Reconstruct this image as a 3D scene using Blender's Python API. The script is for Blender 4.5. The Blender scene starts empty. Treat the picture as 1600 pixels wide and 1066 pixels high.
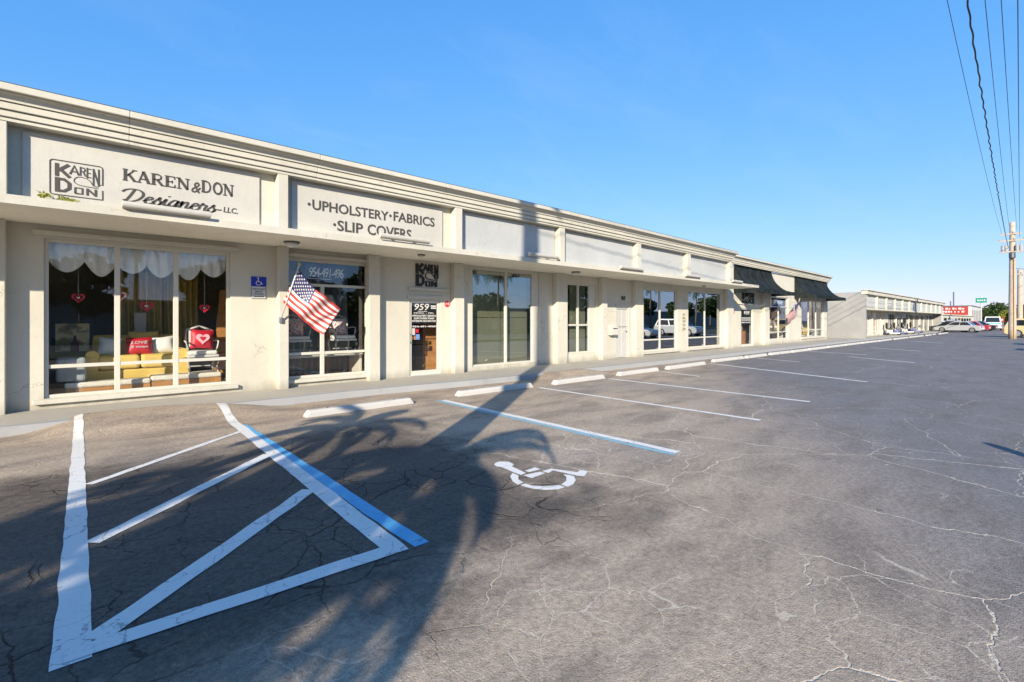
import bpy, math, random
from mathutils import Vector, Matrix, noise as mnoise
R = math.radians
random.seed(7)
scene = bpy.context.scene
COL = scene.collection

# ------------------------------------------------------------------ camera, world, sun, exposure
YAW = math.atan2(830, 748)
cd = bpy.data.cameras.new('camera'); cam = bpy.data.objects.new('camera', cd); COL.objects.link(cam)
cam.location = (0, 0, 1.6); cam.rotation_euler = (R(90), 0, YAW - R(90))
cd.sensor_width = 36; cd.lens = 748 / 1600 * 36; cd.shift_y = -33 / 1600
cd.clip_start = 0.05; cd.clip_end = 3000
scene.camera = cam
SUN_EL = R(21.0); SH = Vector((0.80, 0.60, 0)).normalized()        # shadows run along SH
world = bpy.data.worlds.new('World'); scene.world = world; world.use_nodes = True
wn = world.node_tree; bg = wn.nodes['Background']
sky = wn.nodes.new('ShaderNodeTexSky'); sky.sky_type = 'NISHITA'; sky.sun_disc = False
sky.sun_elevation = SUN_EL; sky.sun_rotation = math.atan2(-SH.x, -SH.y)
sky.air_density = 1.0; sky.dust_density = 0.2; sky.ozone_density = 2.5; sky.altitude = 0
sp = wn.nodes.new('ShaderNodeSeparateColor'); cb = wn.nodes.new('ShaderNodeCombineColor'); wn.links.new(sky.outputs[0], sp.inputs[0])
for i, (g, k) in enumerate(((.98, .385), (.54, .96), (.27, 2.26))):        # colour grade on the sky light: power and gain per channel
    pw = wn.nodes.new('ShaderNodeMath'); pw.operation = 'POWER'; pw.inputs[1].default_value = g; wn.links.new(sp.outputs[i], pw.inputs[0])
    ml = wn.nodes.new('ShaderNodeMath'); ml.operation = 'MULTIPLY'; ml.inputs[1].default_value = k; wn.links.new(pw.outputs[0], ml.inputs[0]); wn.links.new(ml.outputs[0], cb.inputs[i])
# thin high wisps: flat cloud layer sampled along the view direction
tc = wn.nodes.new('ShaderNodeTexCoord'); sx = wn.nodes.new('ShaderNodeSeparateXYZ'); wn.links.new(tc.outputs['Generated'], sx.inputs[0])
def wm(op, a, b=0.0, clamp=False):
    n_ = wn.nodes.new('ShaderNodeMath'); n_.operation = op; n_.use_clamp = clamp
    for q, v in ((0, a), (1, b)):
        if isinstance(v, float): n_.inputs[q].default_value = v
        else: wn.links.new(v, n_.inputs[q])
    return n_.outputs[0]
zc = wm('MAXIMUM', wm('ADD', sx.outputs[2], .12), .05); cv = wn.nodes.new('ShaderNodeCombineXYZ')
wn.links.new(wm('DIVIDE', sx.outputs[0], zc), cv.inputs[0]); wn.links.new(wm('MULTIPLY', wm('DIVIDE', sx.outputs[1], zc), 2.6), cv.inputs[1])
cn = wn.nodes.new('ShaderNodeTexNoise'); cn.inputs['Scale'].default_value = 1.15; cn.inputs['Detail'].default_value = 8; cn.inputs['Roughness'].default_value = .62; cn.inputs['Distortion'].default_value = .6; wn.links.new(cv.outputs[0], cn.inputs['Vector'])
cf = wm('MULTIPLY', wm('MULTIPLY', wm('SUBTRACT', cn.outputs[0], .50), 3.2, True), .10)
cm = wn.nodes.new('ShaderNodeMix'); cm.data_type = 'RGBA'; wn.links.new(cf, cm.inputs[0]); wn.links.new(cb.outputs[0], cm.inputs[6]); cm.inputs[7].default_value = (2.6, 3.0, 3.4, 1)
wn.links.new(cm.outputs[2], bg.inputs['Color']); bg.inputs['Strength'].default_value = 0.15
sl = bpy.data.lights.new('sun', 'SUN'); sun = bpy.data.objects.new('sun', sl); COL.objects.link(sun)
sl.energy = 4.2; sl.angle = R(0.5); sl.color = (1.0, 0.895, 0.735)
sun.rotation_euler = Vector((SH.x * math.cos(SUN_EL), SH.y * math.cos(SUN_EL), -math.sin(SUN_EL))).to_track_quat('-Z', 'Y').to_euler()
vs = scene.view_settings
vs.view_transform = 'Standard'; vs.look = 'None'; vs.exposure = 1.02; vs.gamma = 1; vs.use_curve_mapping = False
scene.render.engine = 'CYCLES'
scene.cycles.max_bounces = 8; scene.cycles.transparent_max_bounces = 12

# ------------------------------------------------------------------ node helpers
class NT:
    def __init__(s, name):
        s.m = bpy.data.materials.new(name); s.m.use_nodes = True; s.t = s.m.node_tree
        s.b = s.t.nodes['Principled BSDF']; s.o = s.t.nodes['Material Output']
    def n(s, typ, _out=0, _props=None, **k):
        nd = s.t.nodes.new(typ)
        for a, v in (_props or {}).items(): setattr(nd, a, v)
        for a, v in k.items():
            key = int(a[1:]) if a[0] == 'i' and a[1:].isdigit() else a.replace('_', ' ')
            s.set(nd.inputs[key], v)
        return nd.outputs[_out]
    def set(s, sock, v):
        if isinstance(v, bpy.types.NodeSocket): s.t.links.new(v, sock)
        elif isinstance(v, (tuple, list)) and sock.type == 'RGBA' and len(v) == 3: sock.default_value = (*v, 1)
        else: sock.default_value = v
    def P(s, **k):
        for a, v in k.items(): s.set(s.b.inputs[a.replace('_', ' ')], v)
    def pos(s, scale=(1, 1, 1), obj=False, rot=(0, 0, 0)):
        if obj: v = s.n('ShaderNodeTexCoord', 3)
        else: v = s.n('ShaderNodeNewGeometry', 0)
        return s.n('ShaderNodeMapping', 0, Vector=v, Scale=scale, Rotation=rot)
    def math(s, op, a, b=0.5, c=0.0, clamp=False):
        return s.n('ShaderNodeMath', 0, dict(operation=op, use_clamp=clamp), i0=a, i1=b, i2=c)
    def noise(s, vec, scale, detail=4, rough=0.55, out=0):
        return s.n('ShaderNodeTexNoise', out, Vector=vec, Scale=scale, Detail=detail, Roughness=rough)
    def vor(s, vec, scale, feature='F1', out=0):
        return s.n('ShaderNodeTexVoronoi', out, dict(feature=feature), Vector=vec, Scale=scale)
    def ramp(s, f, a, b, v0=0.0, v1=1.0):
        return s.n('ShaderNodeMapRange', 0, dict(interpolation_type='SMOOTHSTEP'), Value=f, From_Min=a, From_Max=b, To_Min=v0, To_Max=v1)
    def mix(s, f, a, b, mode='MIX'):
        nd = s.t.nodes.new('ShaderNodeMix'); nd.data_type = 'RGBA'; nd.blend_type = mode
        s.set(nd.inputs[0], f); s.set(nd.inputs[6], a); s.set(nd.inputs[7], b); return nd.outputs[2]
    def bump(s, h, strength=0.3, dist=0.02):
        s.P(Normal=s.n('ShaderNodeBump', 0, Strength=strength, Distance=dist, Height=h))

def simple(name, col, rough=0.6, metal=0.0, vary=0.06, scale=9.0, bump=0.0, bscale=60, spec=0.5):
    m = NT(name); p = m.pos(obj=True)
    n = m.noise(p, scale, 5)
    c0 = tuple(max(0, c * (1 - vary * 2)) for c in col); c1 = tuple(min(1, c * (1 + vary * 2)) for c in col)
    m.P(Base_Color=m.mix(n, c0, c1), Roughness=rough, Metallic=metal, Specular_IOR_Level=spec)
    if bump: m.bump(m.noise(p, bscale, 4), bump, 0.01)
    return m.m

def stucco(name, col, stain=0.5, spot=(0.30, 0.27, 0.22)):
    m = NT(name); p = m.pos()
    big = m.noise(p, 0.7, 5); fine = m.noise(p, 14, 5)
    st = m.noise(m.pos((3.2, 3.2, 0.35)), 1.0, 6, 0.65)                 # runs down the wall
    c = m.mix(m.ramp(big, .3, .7), tuple(x * .93 for x in col), tuple(min(1, x * 1.04) for x in col))
    c = m.mix(m.math('MULTIPLY', m.ramp(st, .56, .78), stain * .5), c, spot)
    c = m.mix(m.math('MULTIPLY', m.ramp(fine, .58, .8), stain * .4), c, spot)
    rp = m.ramp(m.noise(m.pos((1.0, 1.0, .8)), .9, 3, .5), .54, .57)                    # repainted patches
    c = m.mix(m.math('MULTIPLY', rp, stain * .22), c, (.62, .60, .53))
    sz = m.t.nodes.new('ShaderNodeSeparateXYZ'); m.t.links.new(p, sz.inputs[0])         # splash dirt along the foot of the wall
    ft = m.math('MULTIPLY', m.ramp(m.math('ADD', sz.outputs[2], m.math('MULTIPLY', st, .5)), .62, .30), stain * .9)
    c = m.mix(ft, c, (.20, .18, .14))
    wv = m.t.nodes.new('ShaderNodeVectorMath'); wv.operation = 'MULTIPLY_ADD'
    m.set(wv.inputs[0], m.noise(p, 2.5, 4, .6, 1)); m.set(wv.inputs[1], (.8, .8, .8)); m.set(wv.inputs[2], p)
    ck = m.math('MULTIPLY', m.ramp(m.vor(wv.outputs[0], .8, 'DISTANCE_TO_EDGE'), .001, .006, 1, 0), m.ramp(m.noise(p, .6, 2), .52, .6))
    c = m.mix(m.math('MULTIPLY', ck, stain), c, (.16, .14, .11))
    m.P(Base_Color=c, Roughness=0.85, Specular_IOR_Level=0.25)
    h = m.math('ADD', m.math('MULTIPLY', m.noise(p, 85, 3), .5), m.math('MULTIPLY', m.noise(p, 6, 3), 1.0))
    m.bump(h, 0.4, 0.014)
    return m.m

def glass(name, tint=(0.95, .96, .95), boost=.8, base=0.02, rough=0.0):
    m = NT(name); nt = m.t
    fr = m.math('POWER', m.n('ShaderNodeLayerWeight', 1, Blend=.5), 5.0)          # same from either side of the pane
    f = m.math('ADD', m.math('MULTIPLY', fr, boost), base, clamp=True)
    w = m.noise(m.pos(), 1.3, 1); bp = m.n('ShaderNodeBump', 0, Strength=0.02, Distance=0.02, Height=w)
    tr = m.n('ShaderNodeBsdfTransparent', 0, Color=tint)
    gl = m.n('ShaderNodeBsdfAnisotropic', 0, Color=(0.95, 0.97, 1.0), Roughness=rough, Normal=bp)
    mx = m.n('ShaderNodeMixShader', 0, i0=f, i1=tr, i2=gl)
    nt.links.new(mx, m.o.inputs['Surface']); nt.nodes.remove(m.b)
    return m.m

# ------------------------------------------------------------------ mesh helpers
class MB:
    def __init__(s): s.v = []; s.f = []; s.mi = []
    def box(s, x0, x1, y0, y1, z0, z1, mi=0):
        b = len(s.v)
        s.v += [(x0, y0, z0), (x1, y0, z0), (x1, y1, z0), (x0, y1, z0), (x0, y0, z1), (x1, y0, z1), (x1, y1, z1), (x0, y1, z1)]
        s.f += [tuple(b + i for i in q) for q in ((0, 3, 2, 1), (4, 5, 6, 7), (0, 1, 5, 4), (1, 2, 6, 5), (2, 3, 7, 6), (3, 0, 4, 7))]
        s.mi += [mi] * 6; return s
    def quad(s, a, b_, c, d, mi=0):
        b = len(s.v); s.v += [a, b_, c, d]; s.f.append((b, b + 1, b + 2, b + 3)); s.mi.append(mi); return s
    def poly(s, pts, mi=0):
        b = len(s.v); s.v += list(pts); s.f.append(tuple(range(b, b + len(pts)))); s.mi.append(mi); return s
    def loft(s, rings, closed=True, caps=True, mi=0):
        b = len(s.v); n = len(rings[0])
        for r in rings: s.v += [tuple(p) for p in r]
        for i in range(len(rings) - 1):
            for j in range(n if closed else n - 1):
                k = (j + 1) % n
                s.f.append((b + i * n + j, b + i * n + k, b + (i + 1) * n + k, b + (i + 1) * n + j)); s.mi.append(mi)
        if caps and closed:
            s.f.append(tuple(b + j for j in reversed(range(n)))); s.mi.append(mi)
            s.f.append(tuple(b + (len(rings) - 1) * n + j for j in range(n))); s.mi.append(mi)
        return s
    def tube(s, pts, rad, n=8, mi=0):
        pts = [Vector(p) for p in pts]; rings = []
        rf = rad if callable(rad) else (lambda t: rad)
        up = Vector((0, 0, 1))
        for i, p in enumerate(pts):
            d = (pts[min(i + 1, len(pts) - 1)] - pts[max(i - 1, 0)]).normalized()
            a = d.cross(up)
            if a.length < .05: a = d.cross(Vector((0, 1, 0)))
            a.normalize(); c = d.cross(a).normalized(); r = rf(i / max(1, len(pts) - 1))
            rings.append([p + a * (r * math.cos(2 * math.pi * j / n)) + c * (r * math.sin(2 * math.pi * j / n)) for j in range(n)])
        return s.loft(rings, mi=mi)
    def lathe(s, prof, cx=0, cy=0, n=16, mi=0):
        return s.loft([[(cx + r * math.cos(2 * math.pi * j / n), cy + r * math.sin(2 * math.pi * j / n), z) for j in range(n)] for r, z in prof], mi=mi)
    def prism_y(s, poly, y0, y1, mi=0):       # poly in (x,z)
        return s.loft([[(x, y0, z) for x, z in poly], [(x, y1, z) for x, z in poly]], mi=mi)
    def prism_x(s, poly, x0, x1, mi=0):       # poly in (y,z)
        return s.loft([[(x0, y, z) for y, z in poly], [(x1, y, z) for y, z in poly]], mi=mi)
    def build(s, name, mats, parent=None, smooth=False, bevel=0.0, loc=None, seg=2):
        me = bpy.data.meshes.new(name); me.from_pydata([tuple(v) for v in s.v], [], s.f)
        if not isinstance(mats, (list, tuple)): mats = [mats]
        for m in mats: me.materials.append(m)
        me.polygons.foreach_set('material_index', s.mi)
        if smooth: me.polygons.foreach_set('use_smooth', [True] * len(s.f))
        import bmesh
        bm = bmesh.new(); bm.from_mesh(me); bmesh.ops.recalc_face_normals(bm, faces=bm.faces); bm.to_mesh(me); bm.free()
        me.update()
        o = bpy.data.objects.new(name, me); COL.objects.link(o)
        if parent: o.parent = parent
        if loc: o.location = loc
        if bevel:
            md = o.modifiers.new('bevel', 'BEVEL'); md.width = bevel; md.segments = seg; md.limit_method = 'ANGLE'; md.angle_limit = R(40)
        return o

def tag(o, label=None, cat=None, group=None, kind=None):
    if label: o['label'] = label
    if cat: o['category'] = cat
    if group: o['group'] = group
    if kind: o['kind'] = kind
    return o
def thing(name, label, cat, group=None, loc=(0, 0, 0), rz=0):
    o = bpy.data.objects.new(name, None); COL.objects.link(o); o.location = loc; o.rotation_euler = (0, 0, rz)
    o.empty_display_size = .2
    return tag(o, label, cat, group)
def copy_tree(o, parent=None):
    c = o.copy(); COL.objects.link(c)
    if parent: c.parent = parent
    for ch in list(o.children): copy_tree(ch, c)
    return c

def text(name, s, mat, parent, x0, x1, z0, z1, y, bold=0.0, shear=0.0, depth=0.006, mirror=False, axis='y', space=1.0):
    cu = bpy.data.curves.new('t', 'FONT'); cu.body = s; cu.size = 1; cu.offset = bold; cu.shear = shear; cu.extrude = 0.01
    cu.space_character = space; cu.resolution_u = 3; cu.align_x = 'LEFT'
    ob = bpy.data.objects.new('t', cu); COL.objects.link(ob)
    dg = bpy.context.evaluated_depsgraph_get(); dg.update()
    me = bpy.data.meshes.new_from_object(ob.evaluated_get(dg)); bpy.data.objects.remove(ob); bpy.data.curves.remove(cu)
    xs = [v.co.x for v in me.vertices]; ys = [v.co.y for v in me.vertices]
    a, b, c, d = min(xs), max(xs), min(ys), max(ys)
    for v in me.vertices:
        u = (v.co.x - a) / (b - a); w = (v.co.y - c) / (d - c)
        if mirror: u = 1 - u
        zz = depth if v.co.z > 0 else 0.0
        if axis == 'y': v.co = (x0 + (x1 - x0) * u, y - zz, z0 + (z1 - z0) * w)
        else: v.co = (y - zz, x0 + (x1 - x0) * u, z0 + (z1 - z0) * w)
    me.materials.clear(); me.materials.append(mat); me.name = name
    o = bpy.data.objects.new(name, me); COL.objects.link(o); o.parent = parent
    return o

def catmull(pts, n=8):
    P = [Vector((*p, 0)) for p in pts]; out = []
    for i in range(len(P) - 1):
        p0 = P[max(i - 1, 0)]; p1 = P[i]; p2 = P[i + 1]; p3 = P[min(i + 2, len(P) - 1)]
        for k in range(n):
            t = k / n
            out.append(0.5 * ((2 * p1) + (p2 - p0) * t + (2 * p0 - 5 * p1 + 4 * p2 - p3) * t * t + (3 * p1 - p0 - 3 * p2 + p3) * t ** 3))
    out.append(P[-1]); return [(p.x, p.y) for p in out]
def ribbon(mb, pts, w, tr, y, d=0.006, curve=False, calli=0.0):
    """a painted or cut stroke: pts in glyph space, tr maps them to (x,z); d is its thickness"""
    if curve: pts = catmull(pts, 7)
    L = []; Rr = []
    for i, p in enumerate(pts):
        a = pts[max(i - 1, 0)]; b = pts[min(i + 1, len(pts) - 1)]
        dx, dy = b[0] - a[0], b[1] - a[1]; l = math.hypot(dx, dy) or 1
        nx, ny = -dy / l, dx / l
        ww = w * (1 - calli + calli * abs(dy / l)) / 2
        L.append(tr(p[0] + nx * ww, p[1] + ny * ww)); Rr.append(tr(p[0] - nx * ww, p[1] - ny * ww))
    rings = [[(L[i][0], y, L[i][1]), (L[i][0], y - d, L[i][1]), (Rr[i][0], y - d, Rr[i][1]), (Rr[i][0], y, Rr[i][1])] for i in range(len(pts))]
    mb.loft(rings)

# ------------------------------------------------------------------ materials
CREAM = (0.535, 0.508, 0.425)
M = {}
M['stucco'] = stucco('cream_stucco', CREAM, 0.62)
M['stucco_shade'] = stucco('soffit_stucco', (0.80, 0.76, 0.64), 0.5)  # copy of the cream stucco, made paler to lift the shade under the canopy
M['grey_wall'] = stucco('grey_painted_wall', (0.285, 0.28, 0.27), 0.2)
M['trim'] = stucco('white_trim', (0.52, 0.50, 0.43), 0.25)
M['frame'] = simple('frame_paint', (0.54, 0.52, 0.45), 0.45, vary=.04)
M['alum'] = simple('aluminium', (0.62, 0.62, 0.60), 0.38, 0.6, .05)
M['board'] = stucco('sign_board_white', (0.49, 0.47, 0.42), 0.25)
M['board2'] = stucco('blank_board_white', (0.435, 0.445, 0.435), 0.35)
M['letter'] = simple('sign_letter_brown', (0.060, 0.052, 0.045), 0.6)
M['door_white'] = simple('door_white', (0.46, 0.455, 0.43), 0.5, vary=.05)
M['black'] = simple('black_paint', (0.012, 0.012, 0.012), 0.5)
M['white'] = simple('white_paint', (0.58, 0.57, 0.54), 0.5, vary=.03)
M['cap'] = simple('light_bar_enamel', (0.46, 0.435, 0.38), 0.5, vary=.08)
M['glass'] = glass('window_glass', (.98, .985, .98), .9, .055)
M['glass_dark'] = glass('tinted_glass', (0.45, 0.52, 0.54), .7, 0.34)
M['glass_mid'] = glass('plain_glass', (.92, .95, .91), .9, 0.19)
M['glass_far'] = glass('far_shop_glass', (.97, .97, .96), .3, .03)
M['glass_far_dark'] = glass('far_dark_glass', (.35, .38, .40), .3, .06)
M['pole_wood'] = simple('weathered_pole', (0.40, 0.335, 0.26), 0.9, vary=.2, scale=4)
M['blue'] = simple('sign_blue', (0.01, 0.018, 0.35), 0.4)
M['navy'] = simple('navy_banner', (0.008, 0.03, 0.11), 0.6)
M['red'] = simple('heart_red', (0.50, 0.012, 0.03), 0.5)
M['pink'] = simple('pink_felt', (0.80, 0.42, 0.46), 0.7)
M['yellow'] = simple('sofa_yellow', (0.66, 0.47, 0.12), 0.85, vary=.08, scale=5, bump=.3)
M['gold'] = simple('gold_drape', (0.46, 0.35, 0.09), 0.6, vary=.2, scale=6)
M['sheer'] = simple('ivory_fabric', (0.72, 0.72, 0.68), 0.8, vary=.08, scale=4)
M['greyfab'] = simple('grey_upholstery', (0.30, 0.32, 0.33), 0.8, vary=.1)
M['wood'] = simple('stained_wood', (0.42, 0.20, 0.06), 0.5, vary=.25, scale=5)
M['carpet'] = simple('cream_carpet', (0.66, 0.62, 0.52), 0.95, vary=.2, scale=40, bump=.5)
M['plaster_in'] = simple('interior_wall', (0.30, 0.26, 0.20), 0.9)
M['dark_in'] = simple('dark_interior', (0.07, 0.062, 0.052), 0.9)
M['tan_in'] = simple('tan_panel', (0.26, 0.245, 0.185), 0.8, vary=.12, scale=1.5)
M['rubber'] = simple('rubber', (0.02, 0.02, 0.02), 0.8)
M['steel'] = simple('steel', (0.45, 0.45, 0.46), 0.35, 0.8)
M['iron'] = simple('dark_iron', (0.10, 0.11, 0.12), 0.5, 0.5)

def asphalt():
    m = NT('asphalt'); p = m.pos()
    xyz = m.t.nodes.new('ShaderNodeSeparateXYZ'); m.t.links.new(p, xyz.inputs[0]); X, Y = xyz.outputs[0], xyz.outputs[1]
    n1 = m.noise(p, 0.35, 6, .6); n2 = m.noise(p, 1.7, 5, .6); fine = m.noise(p, 120, 3, .7); mid = m.noise(p, 24, 5, .7)
    n3 = m.noise(m.pos((.25, 1.6, 1), rot=(0, 0, R(18))), 1.0, 5, .6)
    warm = m.mix(n2, (.365, .285, .208), (.495, .400, .298)); cool = m.mix(n3, (.120, .118, .126), (.225, .218, .222))
    # the open lane (away from the shop front) is cooler and more worn than the stalls
    lane = m.math('ADD', m.math('SUBTRACT', X, m.math('MULTIPLY', Y, 1.7)), m.math('MULTIPLY', n1, 6.0))
    c = m.mix(m.math('MULTIPLY', m.ramp(lane, 2.5, 10.0), .9), warm, cool)
    blot = m.noise(m.pos((.9, 2.2, 1), rot=(0, 0, R(-35))), .8, 6, .65)
    c = m.mix(m.ramp(blot, .42, .66, 0, .55), c, m.mix(n2, (.13, .108, .088), (.18, .16, .142)))
    c = m.mix(m.ramp(m.noise(p, .22, 4, .5), .5, .7, 0, .4), c, (.20, .20, .215))
    # sealcoat patch in bay and aisle, darkened further to paint in tree shade
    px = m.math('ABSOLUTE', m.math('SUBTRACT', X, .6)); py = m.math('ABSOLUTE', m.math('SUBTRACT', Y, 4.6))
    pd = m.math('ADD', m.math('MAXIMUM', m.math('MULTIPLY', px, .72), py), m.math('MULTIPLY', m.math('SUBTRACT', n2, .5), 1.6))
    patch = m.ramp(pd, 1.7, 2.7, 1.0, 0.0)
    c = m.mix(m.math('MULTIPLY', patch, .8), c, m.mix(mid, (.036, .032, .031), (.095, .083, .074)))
    spots = m.ramp(m.vor(p, 1.15), .06, .015); spots = m.math('MULTIPLY', spots, m.ramp(n2, .45, .6))
    c = m.mix(m.math('MULTIPLY', spots, .6), c, (.03, .028, .027))
    # aggregate
    mul = lambda col, k: m.mix(1.0, col, (k, k, k), 'MULTIPLY')
    c = m.mix(m.math('MULTIPLY', m.ramp(fine, .38, .62), .60), c, m.mix(m.ramp(mid, .3, .7), mul(c, .25), mul(c, 1.55)))
    ag = m.ramp(m.vor(p, 60), .28, .14); c = m.mix(m.math('MULTIPLY', ag, .40), c, mul(c, 2.0))
    dk = m.ramp(m.vor(m.pos((1, 1, 1), rot=(0, 0, .6)), 38), .26, .10); c = m.mix(m.math('MULTIPLY', dk, .40), c, mul(c, .2))
    mot = m.noise(p, 7, 6, .7); c = m.mix(m.math('MULTIPLY', m.ramp(mot, .5, .75), .30), c, mul(c, .45))
    # cracks: pale sand-filled in the open lot, dark and open in the patch
    wv = m.t.nodes.new('ShaderNodeVectorMath'); wv.operation = 'MULTIPLY_ADD'
    m.set(wv.inputs[0], m.noise(p, 2.6, 4, .5, 1)); m.set(wv.inputs[1], (.30, .30, 0)); m.set(wv.inputs[2], p)
    w2 = m.t.nodes.new('ShaderNodeVectorMath'); w2.operation = 'MULTIPLY_ADD'
    m.set(w2.inputs[0], m.noise(p, 15, 3, .6, 1)); m.set(w2.inputs[1], (.045, .045, 0)); m.set(w2.inputs[2], wv.outputs[0]); wv = w2
    e1 = m.vor(wv.outputs[0], .62, 'DISTANCE_TO_EDGE'); e2 = m.vor(wv.outputs[0], 2.3, 'DISTANCE_TO_EDGE')
    k1 = m.ramp(e1, .0010, .0042, 1, 0); k1 = m.math('MULTIPLY', k1, m.ramp(m.noise(p, .8, 3), .33, .45))
    k2 = m.ramp(e2, .003, .011, 1, 0); k2 = m.math('MULTIPLY', k2, m.ramp(m.noise(p, .45, 3), .46, .56))
    lt = m.math('MAXIMUM', k1, m.math('MULTIPLY', k2, .65)); near = m.math('MULTIPLY', m.ramp(Y, 5.0, 3.9), m.ramp(X, 10.0, 4.5, .35, 1.0))
    lt = m.math('MULTIPLY', m.math('MULTIPLY', lt, m.math('SUBTRACT', 1.0, patch)), m.math('ADD', .18, m.math('MULTIPLY', near, .8)))
    c = m.mix(lt, c, (.62, .55, .43))
    k3 = m.ramp(e2, .004, .015, 1, 0); k3 = m.math('MULTIPLY', m.math('MAXIMUM', k1, k3), m.ramp(m.noise(p, 1.1, 3), .42, .56))
    c = m.mix(m.math('MULTIPLY', m.math('MULTIPLY', k3, patch), .6), c, (.012, .011, .011))
    lit = m.math('MULTIPLY', m.ramp(m.vor(wv.outputs[0], 2.1), .045, .02), m.math('MULTIPLY', m.ramp(m.noise(p, .5, 2), .48, .6), m.ramp(X, 3.5, 6.5)))
    c = m.mix(m.math('MULTIPLY', lit, .8), c, (.55, .50, .42))                          # pale leaf litter and grit
    # tyre tracks sweeping through the lane
    for (ax, ay, bx, by, w) in ((2.56, .575, 4.25, 1.54, .13), (3.6, .30, 7.5, 2.6, .14)):
        l = math.hypot(bx - ax, by - ay); nx, ny = -(by - ay) / l, (bx - ax) / l
        d = m.math('ADD', m.math('MULTIPLY', m.math('SUBTRACT', X, ax), nx), m.math('MULTIPLY', m.math('SUBTRACT', Y, ay), ny))
        d = m.math('ADD', d, m.math('MULTIPLY', m.math('SUBTRACT', n1, .5), .3))
        rib = m.math('ADD', .55, m.math('MULTIPLY', m.math('SINE', m.math('MULTIPLY', d, 150.0)), .45))
        band = m.math('MULTIPLY', m.ramp(m.math('ABSOLUTE', d), w * .6, w, 1, 0), m.math('MULTIPLY', rib, m.ramp(n2, .3, .62)))
        c = m.mix(m.math('MULTIPLY', band, .6), c, (.36, .30, .235))
    m.P(Base_Color=c, Roughness=m.math('ADD', .72, m.math('MULTIPLY', mid, .2)), Specular_IOR_Level=.12)
    h = m.math('ADD', m.math('MULTIPLY', m.noise(p, 90, 3, .7), .6), m.math('MULTIPLY', mid, .6))
    h = m.math('SUBTRACT', h, m.math('MULTIPLY', m.math('MAXIMUM', m.math('MULTIPLY', k1, .3), m.math('MULTIPLY', k3, patch)), 1.4))
    m.bump(h, .8, .016)
    return m.m
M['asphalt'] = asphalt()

def paint(name, col, wear=.5):
    m = NT(name); p = m.pos()
    n = m.noise(p, 30, 6, .7); big = m.noise(p, 3, 4)
    c = m.mix(m.ramp(m.math('ADD', n, m.math('MULTIPLY', big, .4)), .78, .98), col, tuple(x * .5 for x in col))
    wv = m.t.nodes.new('ShaderNodeVectorMath'); wv.operation = 'MULTIPLY_ADD'
    m.set(wv.inputs[0], m.noise(p, 3, 4, .6, 1)); m.set(wv.inputs[1], (.5, .5, 0)); m.set(wv.inputs[2], p)
    e = m.ramp(m.vor(wv.outputs[0], 2.3, 'DISTANCE_TO_EDGE'), .004, .012, 1, 0)
    c = m.mix(m.math('MULTIPLY', e, wear), c, (.08, .075, .07))
    chip = m.ramp(m.math('ADD', m.noise(p, 16, 6, .75), m.math('MULTIPLY', m.noise(p, 1.2, 3), .45)), .86, .93)
    c = m.mix(m.math('MULTIPLY', chip, .7), c, (.14, .12, .10))
    m.P(Base_Color=c, Roughness=.75, Specular_IOR_Level=.3)
    m.bump(m.noise(p, 90, 3, .7), .4, .008); return m.m
M['line'] = paint('line_paint_white', (.70, .68, .63))
M['lineblue'] = paint('line_paint_blue', (.11, .40, .62))
M['lineblue2'] = paint('line_paint_pale_blue', (.24, .42, .48))

def concrete(name, col, stain=.4):
    m = NT(name); p = m.pos(); n = m.noise(p, 1.1, 6, .6); f = m.noise(p, 40, 4, .7)
    c = m.mix(n, tuple(x * .86 for x in col), tuple(min(1, x * 1.08) for x in col))
    c = m.mix(m.math('MULTIPLY', m.ramp(m.noise(p, 2.6, 6, .65), .56, .74), stain), c, (.20, .185, .15))
    c = m.mix(m.math('MULTIPLY', m.ramp(f, .6, .8), .25), c, (.2, .19, .17))
    m.P(Base_Color=c, Roughness=.85, Specular_IOR_Level=.3); m.bump(f, .3, .008); return m.m
M['walk'] = concrete('sidewalk_concrete', (.40, .37, .315))
M['kerb'] = concrete('kerb_paint', (.33, .33, .325), .3)
M['stop'] = concrete('wheel_stop_white', (.50, .48, .44), .55)

def leafmat(name, a, b):
    m = NT(name); n = m.noise(m.pos(), 3, 3)
    c = m.mix(n, a, b); m.P(Base_Color=c, Roughness=.55, Specular_IOR_Level=.4)
    tl = m.n('ShaderNodeBsdfTranslucent', 0, Color=c)
    mx = m.n('ShaderNodeMixShader', 0, i0=.25, i1=m.b.outputs[0], i2=tl); m.t.links.new(mx, m.o.inputs['Surface'])
    return m.m
M['palm'] = leafmat('palm_leaf', (.045, .075, .018), (.10, .14, .035))
M['leaf'] = leafmat('tree_leaf', (.030, .060, .015), (.085, .120, .030))
M['leaf2'] = leafmat('pale_leaf', (.16, .19, .035), (.40, .38, .06))
M['bark'] = simple('bark', (.20, .16, .12), .9, vary=.3, scale=6, bump=.6, bscale=20)
M['grass'] = simple('grass_ground', (.06, .085, .03), .9, vary=.3, scale=3)
M['road'] = simple('road_asphalt', (.06, .06, .062), .85, vary=.2, scale=1)

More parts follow.
